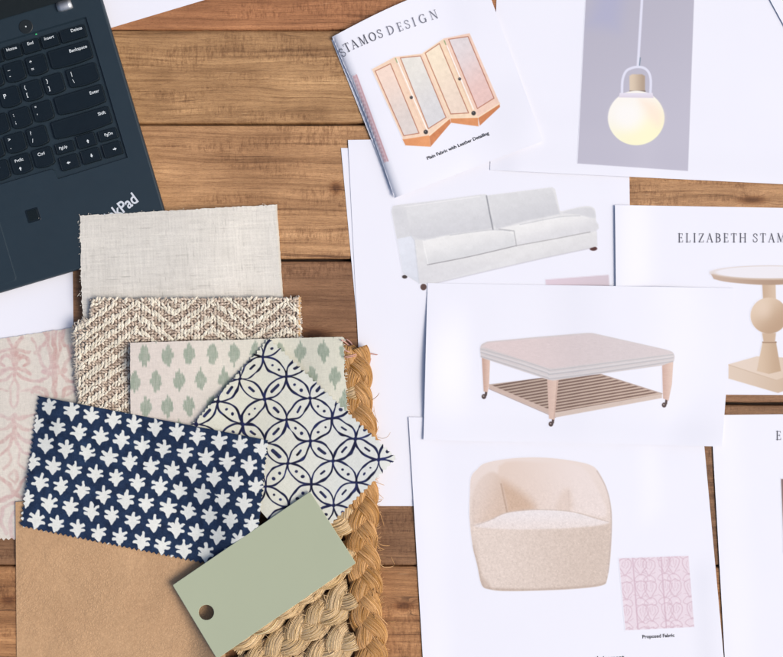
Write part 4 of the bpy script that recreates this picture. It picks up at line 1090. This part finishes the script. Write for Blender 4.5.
# chevron wool
chq = [(91, 299), (300, 297), (302, 405), (70, 430)]
chp = [(91, 299), (300, 297), (302, 430), (84, 430), (77, 380), (75, 327), (91, 318)]
zf = lay(chp, 6, 2.2, 3.0, wav(.8, 48, 90))
cw = empty('chevron_wool_swatch', 91, 299); tag(cw, 'chunky cream and taupe chevron woven wool swatch with fuzzy edges', 'fabric swatch', GS)
o = sheet('backing', [(90, 299.5), (299, 298), (301, 430), (82, 432)], 2, lambda X, Y: zf(X, Y)-.4, M_YARN, cw, lambda X, Y, U, V: np.zeros(X.shape+(3,))+np.array((182, 164, 150.)), 1.6)
r = np.random.default_rng(21); P, Rr, Cc = [], [], []
inp = lambda x, y: bool(inside(chp, np.array([x]), np.array([y]))[0])
dx, dy = 3.3, 2.6
for iy in range(int(134/dy)+1):
    for ix in range(int(232/dx)+1):
        x = 73+ix*dx+r.normal(0, .35); y = 299+iy*dy+r.normal(0, .35)
        if not inp(x, y): continue
        if y > 350 and x > 150: continue
        fx = (x-137)/37.5
        if x < 137: F = -(x-137)*.66
        else: t = fx % 2; F = 37.5*.66*(t if t < 1 else 2-t)
        ph = ((y-F)/13.6) % 1.0
        sgn = -1 if (x < 137 or int(fx) % 2 == 1) else 1      # rising / falling band
        cream = (ph < .45) != (r.random() < .05)
        z = float(zf(x, y))
        if cream:
            an = sgn*r.normal(.9, .24); L = r.uniform(4.8, 6.6); rr = r.uniform(.85, 1.3); cc = np.array((238, 230, 212))+r.normal(0, 7); zz = z+1.3+r.uniform(0, .5)
        else:
            an = -sgn*r.normal(.5, .3); L = r.uniform(3.8, 5.4); rr = r.uniform(.75, 1.05); zz = z+1.0+r.uniform(0, .5)
            cc = np.array((218, 202, 184) if r.random() < .6 else ((196, 177, 160) if r.random() < .6 else (204, 188, 170)))+r.normal(0, 7)
        n = 6; t = np.linspace(-.5, .5, n)
        for st in range(2):
            o2 = (st-.5)*rr*1.1
            px = x+np.cos(an)*t*L-np.sin(an)*o2*np.cos(t*4); py = y+np.sin(an)*t*L+np.cos(an)*o2*np.cos(t*4)
            P.append(np.column_stack([px, py, zz+1.0*np.cos(t*PI)-.4])); Rr.append(rr*.62); Cc.append(cc+r.normal(0, 4))
tubes('yarn_stitches', P, Rr, Cc, M_YARN, cw, 5)
P, Rr, Cc = [], [], []
bd = [(91, 299), (300, 297)], [(300, 297), (302, 345)], [(91, 299), (91, 318)], [(91, 318), (75, 327)], [(75, 327), (77, 380)], [(77, 380), (84, 430)]
for (a, b), cnt, ln_ in zip(bd, (150, 70, 40, 40, 90, 70), (2.6, 2.6, 4, 5, 5, 5)):
    nx, ny = (b[1]-a[1]), -(b[0]-a[0]); Lb = math.hypot(nx, ny); nx /= Lb; ny /= Lb
    if a[0] < 100 and b[0] < 110: nx, ny = -abs(nx), -abs(ny)*.6
    if a == (91, 299) and b == (300, 297): nx, ny = 0, -1
    for i in range(cnt):
        t = r.random(); x = a[0]+(b[0]-a[0])*t; y = a[1]+(b[1]-a[1])*t; an = math.atan2(ny, nx)+r.normal(0, .8)
        L = r.uniform(.5, 1)*ln_; n = 7; ss = np.linspace(0, 1, n); aa = an+r.normal(0, 1.6)*ss; z = float(zf(x, y))
        P.append(np.column_stack([x-nx*2+np.cumsum(np.cos(aa))*L/n*1.5, y-ny*2+np.cumsum(np.sin(aa))*L/n*1.5, z+1.2-ss*2.0+np.sin(ss*3)*.8])); Rr.append(r.uniform(.3, .9)); Cc.append(np.array((222, 212, 196) if r.random() < .6 else (188, 178, 168))+r.normal(0, 8))
for i in range(60):   # bound right edge
    y = 297+i*.85; P.append(np.array([[297.5, y, float(zf(297, y))+1.5], [299.6, y+.4, float(zf(299, y))+1.7], [301.2+r.normal(0, .5), y+.2, float(zf(300, y))-.8]])); Rr.append(.5); Cc.append(np.array((214, 180, 138))+r.normal(0, 9))
tubes('fuzzy_edge', P, Rr, Cc, M_YARN, cw, 4)
HM = np.where(inside(chp, HXX, HYY), HM+1.2, HM)

# ikat
q = [(130, 342.5), (343, 336.5), (349, 424), (130.5, 450)]
zf = lay(q, 16, .8, .4, wav(.4, 50, 80))
def paint_ikat(X, Y, U, V):
    t = smooth((X-150)/150)[..., None]
    c = np.array((229, 219, 209.))*(1-t)+np.array((228, 226, 208.))*t+0*X[..., None]
    m = np.zeros(X.shape); sx = 22.2; sy = 25.8
    colj = noise2((1, 4000), 3.0, 1, 71)[0]
    jit = np.interp(X*4, np.arange(4000), colj)
    for row in range(-1, 5):
        oy = 356.0+row*sy; ox = 145.2-(row % 2)*10.8
        for k in range(-1, 11):
            cx = ox+k*sx+((row*7+k*3) % 5-2)*.4; cy = oy-.028*(cx-145)
            ci = np.floor((X-cx)/1.55+.5); h_ = (np.abs(np.sin(ci*12.9+row*4.7+k*9.1)*4375.8) % 1.0)-.5; g_ = (np.abs(np.sin(ci*7.3+row*2.1+k*5.7)*975.8) % 1.0)-.5
            top_ = 12.5*np.clip(1-np.abs(ci*1.55)/7.0, 0, 1)**.85+h_*4.5; bot_ = 12.5*np.clip(1-np.abs(ci*1.55)/7.0, 0, 1)**.85+g_*4.5
            dd_ = np.minimum(top_-(cy-Y), bot_-(Y-cy)); dd_ = np.minimum(dd_, (6.4-np.abs(X-cx))*3)
            st = smooth(dd_/3.2+.2)
            m = np.maximum(m, st*(.86+.1*noise2(X.shape, 1.6, 12, 5+k)))
    g = np.array((152, 166, 148.))
    m = np.clip(m, 0, 1)[..., None]
    n = (noise2(X.shape, 1.4, 10, 14)*2.2+noise2(X.shape, 10, 1.4, 15)*2.2)[..., None]
    return c*(1-m*.92)+g*m*.92+n
ik = empty('ikat_swatch', *q[0]); tag(ik, 'pale cotton swatch with grey green ikat dashes between chevron wool and geometric fabric', 'fabric swatch', GS)
sheet('cloth', q, .5, zf, M_COTTON, ik, paint_ikat, .9, edges=(('fray', .25), ('fray', .9), None, ('fray', .2)), seed=12)
P, Rr, Cc = [], [], []; r = np.random.default_rng(8)
for pts, rr in (([(341, 340), (345, 342), (350, 347), (353, 349), (351, 343), (346, 339)], .5), ([(345, 343), (349, 345), (352, 348)], .45), ([(344, 357), (353, 355), (362, 352.5), (369, 353), (377, 355)], .32), ([(346, 358), (356, 356), (366, 354), (378, 354.6)], .3), ([(371, 358), (369, 366), (365, 374), (363, 378)], .26), ([(344, 350), (350, 352), (353, 350)], .4)):
    P, Rr, Cc = [], [], []; pts = cat(pts, 5); ar = np.array(pts); z = np.maximum(sampler(HM)(ar[:, 0], ar[:, 1])+.6, 0); z = np.convolve(np.pad(z, 3, 'edge'), np.ones(7)/7, 'valid')
    tubes('thread', [np.column_stack([ar, z+1.4])], [rr*1.5], [(200, 156, 146)], M_THREAD, ik, 6)
P, Rr, Cc = [], [], []
for i in range(70):
    t = r.random(); x = 343+5.5*t; y = 337+84*t; an = r.normal(0, .6); L = r.uniform(1, 4); n = 5; ss = np.linspace(0, 1, n); aa = an+r.normal(0, .8)*ss; z = float(zf(x, y))
    P.append(np.column_stack([x-1+np.cumsum(np.cos(aa))*L/n, y+np.cumsum(np.sin(aa))*L/n, z-ss*.6])); Rr.append(.22); Cc.append((230, 224, 208))
tubes('loose_threads', P, Rr, Cc, M_THREAD, ik, 4)

# geometric navy on cream
q = [(269, 337), (398, 458), (300, 556), (188, 428)]
zf = lay(q, 22, .5, .4, wav(.5, 52, 80))
def paint_geo(X, Y, U, V):
    t = smooth((X-240)/130)[..., None]
    c = np.array((230, 229, 211.))*(1-t)+np.array((224, 227, 222.))*t+0*X[..., None]
    e1 = np.array([23.15, 20.6]); e2 = np.array([-22.4, 22.7]); o = np.array([263.2, 356.4])
    M = np.linalg.inv(np.array([e1, e2]).T)
    wX = X+noise2(X.shape, 30, 30, 3)*.7; wY = Y+noise2(X.shape, 30, 30, 4)*.7
    a = M[0, 0]*(wX-o[0])+M[0, 1]*(wY-o[1]); b = M[1, 0]*(wX-o[0])+M[1, 1]*(wY-o[1])
    m = np.zeros(X.shape); L = 31.4
    fa, fb = np.floor(a), np.floor(b)
    # circles centred at cell centres through the nodes
    wn = 1.0+.25*noise2(X.shape, 16, 16, 6)
    for i in (-1, 0, 1):
        for j in (-1, 0, 1):
            da = (a-(fa+i+.5))*L; db = (b-(fb+j+.5))*L
            d = np.abs(np.maximum(np.hypot(da, db), 0)-L*.7071)
            m = np.maximum(m, smooth(.5-(d-wn*.95)/.9))
    # node blobs
    na = (a-np.round(a))*L; nb = (b-np.round(b))*L
    nd_ = np.hypot(na, nb)
    m = np.maximum(m, smooth(.5-(nd_-2.0)/1.2))
    # marks in each lens: along e1 at (i+.5, j), along e2 at (i, j+.5)
    for (ca, cb, along) in ((np.floor(a)+.5, np.round(b), 0), (np.round(a), np.floor(b)+.5, 1)):
        la = (a-ca)*L; lb = (b-cb)*L
        if along: la, lb = lb, la
        hsh = (np.abs(np.sin(ca*12.9898+cb*78.233+along*3.1)*43758.5) % 1.0)
        wid = 1.0+hsh*.7
        dash = np.maximum(np.abs(la)-4.2*(.5+hsh*.7), 0); dd = np.hypot(dash, lb)-wid
        d1 = np.minimum(np.hypot(la-4.2, lb)-wid*1.1, np.hypot(la+3.6, lb-.4)-wid*.95)
        use = (np.abs(np.sin(ca*39.3+cb*11.7+along*5.0)*9631.7) % 1.0) > .45
        mk = np.where(use, dd, d1)
        m = np.maximum(m, smooth(.5-mk/.9)*.95)
    ink = np.array((34, 38, 70.))+noise2(X.shape, 14, 14, 9)[..., None]*np.array([5, 7, 16.])
    m = m[..., None]
    return c*(1-m)+ink*m+(noise2(X.shape, 1.4, 8, 14)*2+noise2(X.shape, 8, 1.4, 15)*2)[..., None]
ge = empty('geometric_swatch', *q[0]); tag(ge, 'cream cotton swatch with navy interlocking oval line pattern, turned diagonally', 'fabric swatch', GS)
sheet('cloth', q, .38, zf, M_COTTON, ge, paint_geo, .7, edges=(('pink', 2.4, 5.4), ('pink', 1.8, 5.4), None, ('pink', 2.0, 5.2)), seed=14)

# navy leaves
q = [(37.5, 396), (268.5, 440.5), (254, 574), (19, 527)]
zf = lay(q, 14, .6, .4, wav(.7, 54, 90))
def paint_navy(X, Y, U, V):
    e1 = np.array([21.15, 4.15]); e2 = np.array([-12.9, 16.75]); o = np.array([49.7, 406.9])
    M = np.linalg.inv(np.array([e1, e2]).T)
    a = M[0, 0]*(X-o[0])+M[0, 1]*(Y-o[1]); b = M[1, 0]*(X-o[0])+M[1, 1]*(Y-o[1])
    D = np.full(X.shape, 1e9); Sid = np.zeros(X.shape)
    a0, b0 = np.round(a), np.round(b)
    def caps(x, y, x1, y1, x2, y2, r0, r1): 
        d, t = seg_dist(x, y, (x1, y1), (x2, y2)); return d-(r0+(r1-r0)*t)
    nx_, ny_ = noise2(X.shape, 7, 7, 41)*.45, noise2(X.shape, 7, 7, 42)*.45
    for i in (-1, 0, 1):
        for j in (-1, 0, 1):
            ca, cb = a0+i, b0+j
            h1 = (np.abs(np.sin(ca*12.9898+cb*78.233)*43758.5) % 1.0)-.5; h2 = (np.abs(np.sin(ca*39.346+cb*11.135)*24634.6) % 1.0)-.5; h3 = (np.abs(np.sin(ca*73.156+cb*52.235)*13758.5) % 1.0)-.5
            cx = o[0]+ca*e1[0]+cb*e2[0]+h1*1.6; cy = o[1]+ca*e1[1]+cb*e2[1]+h2*1.6
            rot = .06+h3*.22; cr, sr = np.cos(rot), np.sin(rot)
            x = (X-cx+nx_)*cr+(Y-cy+ny_)*sr; y = -(X-cx+nx_)*sr+(Y-cy+ny_)*cr
            sz = 1.01+h1*.12; x = x/sz; y = y/sz
            d = caps(x, y, .4, -8.2, 0, 2, 1.45, 2.6); d = np.minimum(d, (np.hypot(x/4.3, (y-1.0)/4.8)-1)*4.3)
            for s in (-1, 1):
                d = np.minimum(d, caps(s*x, y, 0, -.8, 6.2+h2*1.0, -3.7+s*h3, 2.2, 1.55))
                d = np.minimum(d, caps(s*x, y, 0, 2.2, 6.4+h3*1.0, 1.9+s*h1, 2.4, 1.6))
            d = np.minimum(d, caps(x, y, 0, 3.2, h2*.8, 8.8, 4.6, .9))
            D = np.minimum(D, d*sz)
    m = smooth(.5-D/.9)[..., None]
    navy = np.array((35, 52, 80.))+(noise2(X.shape, 12, 12, 9)*4)[..., None]*np.array([.7, 1, 1.3])+(noise2(X.shape, 1.5, 1.5, 10)*3)[..., None]
    cr = np.array((234, 236, 230.))+(noise2(X.shape, 9, 9, 19)*2)[..., None]
    return navy*(1-m)+cr*m+(noise2(X.shape, 1.4, 6, 14)*2+noise2(X.shape, 6, 1.4, 15)*2)[..., None]
nv = empty('leaf_print_swatch', *q[0]); tag(nv, 'navy blue cotton swatch with white leaf sprigs and pinked edges', 'fabric swatch', GS)
sheet('cloth', q, .42, zf, M_COTTON, nv, paint_navy, .8, edges=(None, ('pink', 1.4, 4.6), ('pink', 2.4, 5.0), ('pink', 2.6, 5.0)), seed=16)

# olive card
M_CARD = plain_mat('olive_card', C(184, 191, 162), .3, 0, .5, .04, .006, .0006, .012)
def card():
    cs = [(172.5, 585), (310, 491.5), (356, 563), (217, 659)]
    m = inside(cs, HXX, HYY); X, Y, Z = HXX[m], HYY[m], HM[m]
    A = np.column_stack([X, Y, np.ones_like(X)]); sol = np.linalg.lstsq(A, Z, rcond=None)[0]
    sol[2] += max(0, (Z-A@sol).max()*.7)+.2
    pl = lambda x, y: sol[0]*np.asarray(x)+sol[1]*np.asarray(y)+sol[2]
    T = 1.6
    def rnd(cs, r_, n=4):
        out = []
        for i in range(4):
            p = np.array(cs[i], float); a = np.array(cs[i-1], float)-p; b = np.array(cs[(i+1) % 4], float)-p; a /= np.hypot(*a); b /= np.hypot(*b)
            p0 = p+a*r_; p1 = p+b*r_
            for k in range(n+1): t = k/n; out.append(tuple((1-t)**2*p0+2*t*(1-t)*p+t*t*p1))
        return out
    bo_ = rnd(cs, 1.2); c0 = (206.3, 612.3); ho = [(c0[0]+7.6*math.cos(2*PI*k/40), c0[1]+7.6*math.sin(2*PI*k/40)) for k in range(40)]
    bm = bmesh.new()
    def ring(pts, dz, d=0):
        p = np.array(inset(pts, d) if d else pts); return [bm.verts.new(tuple(v)) for v in W(p[:, 0], p[:, 1], pl(p[:, 0], p[:, 1])+dz)]
    sgn = 1 if inside(bo_, np.array([inset(bo_, 1)[0][0]]), np.array([inset(bo_, 1)[0][1]]))[0] else -1
    ot, om, ob = ring(bo_, T, .35*sgn), ring(bo_, T-.35), ring(bo_, 0)
    shh = 1 if not inside(ho, np.array([inset(ho, 1)[0][0]]), np.array([inset(ho, 1)[0][1]]))[0] else -1
    it, im_, ib = ring(ho, T, .3*shh), ring(ho, T-.3), ring(ho, 0)
    for rs in ((ot, om), (om, ob), (it, im_), (im_, ib)):
        n = len(rs[0])
        for i in range(n): bm.faces.new((rs[0][i], rs[0][(i+1) % n], rs[1][(i+1) % n], rs[1][i]))
    for o_, i_ in ((ot, it), (ob, ib)):
        es = [bm.edges.get((o_[i], o_[(i+1) % len(o_)])) for i in range(len(o_))]+[bm.edges.get((i_[i], i_[(i+1) % len(i_)])) for i in range(len(i_))]
        bmesh.ops.triangle_fill(bm, edges=es, use_beauty=True)
    o = bm_obj('sample_card', bm, M_CARD)
    tag(o, 'glossy sage olive rectangular sample card with a round hole', 'sample card', GS)
card()

# ================================================================== LIGHT, CAMERA
w = bpy.data.worlds.new('World'); SC.world = w; w.use_nodes = True
nt = w.node_tree; bg = nt.nodes['Background']
sky = nt.nodes.new('ShaderNodeTexSky'); sky.sky_type = 'NISHITA'; sky.sun_disc = False
EL, AZ = math.radians(46), math.radians(102)      # azimuth measured from +Y clockwise -> light from the right
sky.sun_elevation = EL; sky.sun_rotation = AZ; sky.dust_density = 4; sky.air_density = 1.0; sky.ozone_density = 1.4
nt.links.new(sky.outputs[0], bg.inputs[0]); bg.inputs[1].default_value = .14
sd = bpy.data.lights.new('sun', 'SUN'); sd.energy = 2.45; sd.angle = math.radians(30); sd.color = (1, .935, .845)
so = bpy.data.objects.new('sun', sd); COL.objects.link(so)
from mathutils import Vector
dv = Vector((math.sin(AZ)*math.cos(EL), math.cos(AZ)*math.cos(EL), math.sin(EL)))
so.rotation_euler = dv.to_track_quat('Z', 'Y').to_euler()
cd = bpy.data.cameras.new('camera'); cam = bpy.data.objects.new('camera', cd); COL.objects.link(cam)
cam.location = (0, 0, H*S); cd.sensor_fit = 'HORIZONTAL'; cd.sensor_width = 36; cd.lens = 36*H/783.0
cd.clip_start = .01; cd.clip_end = 50
SC.camera = cam
SC.view_settings.view_transform = 'Standard'; SC.view_settings.look = 'None'; SC.view_settings.exposure = 0.0; SC.view_settings.gamma = 1
SC.render.resolution_x = 1024; SC.render.resolution_y = 859
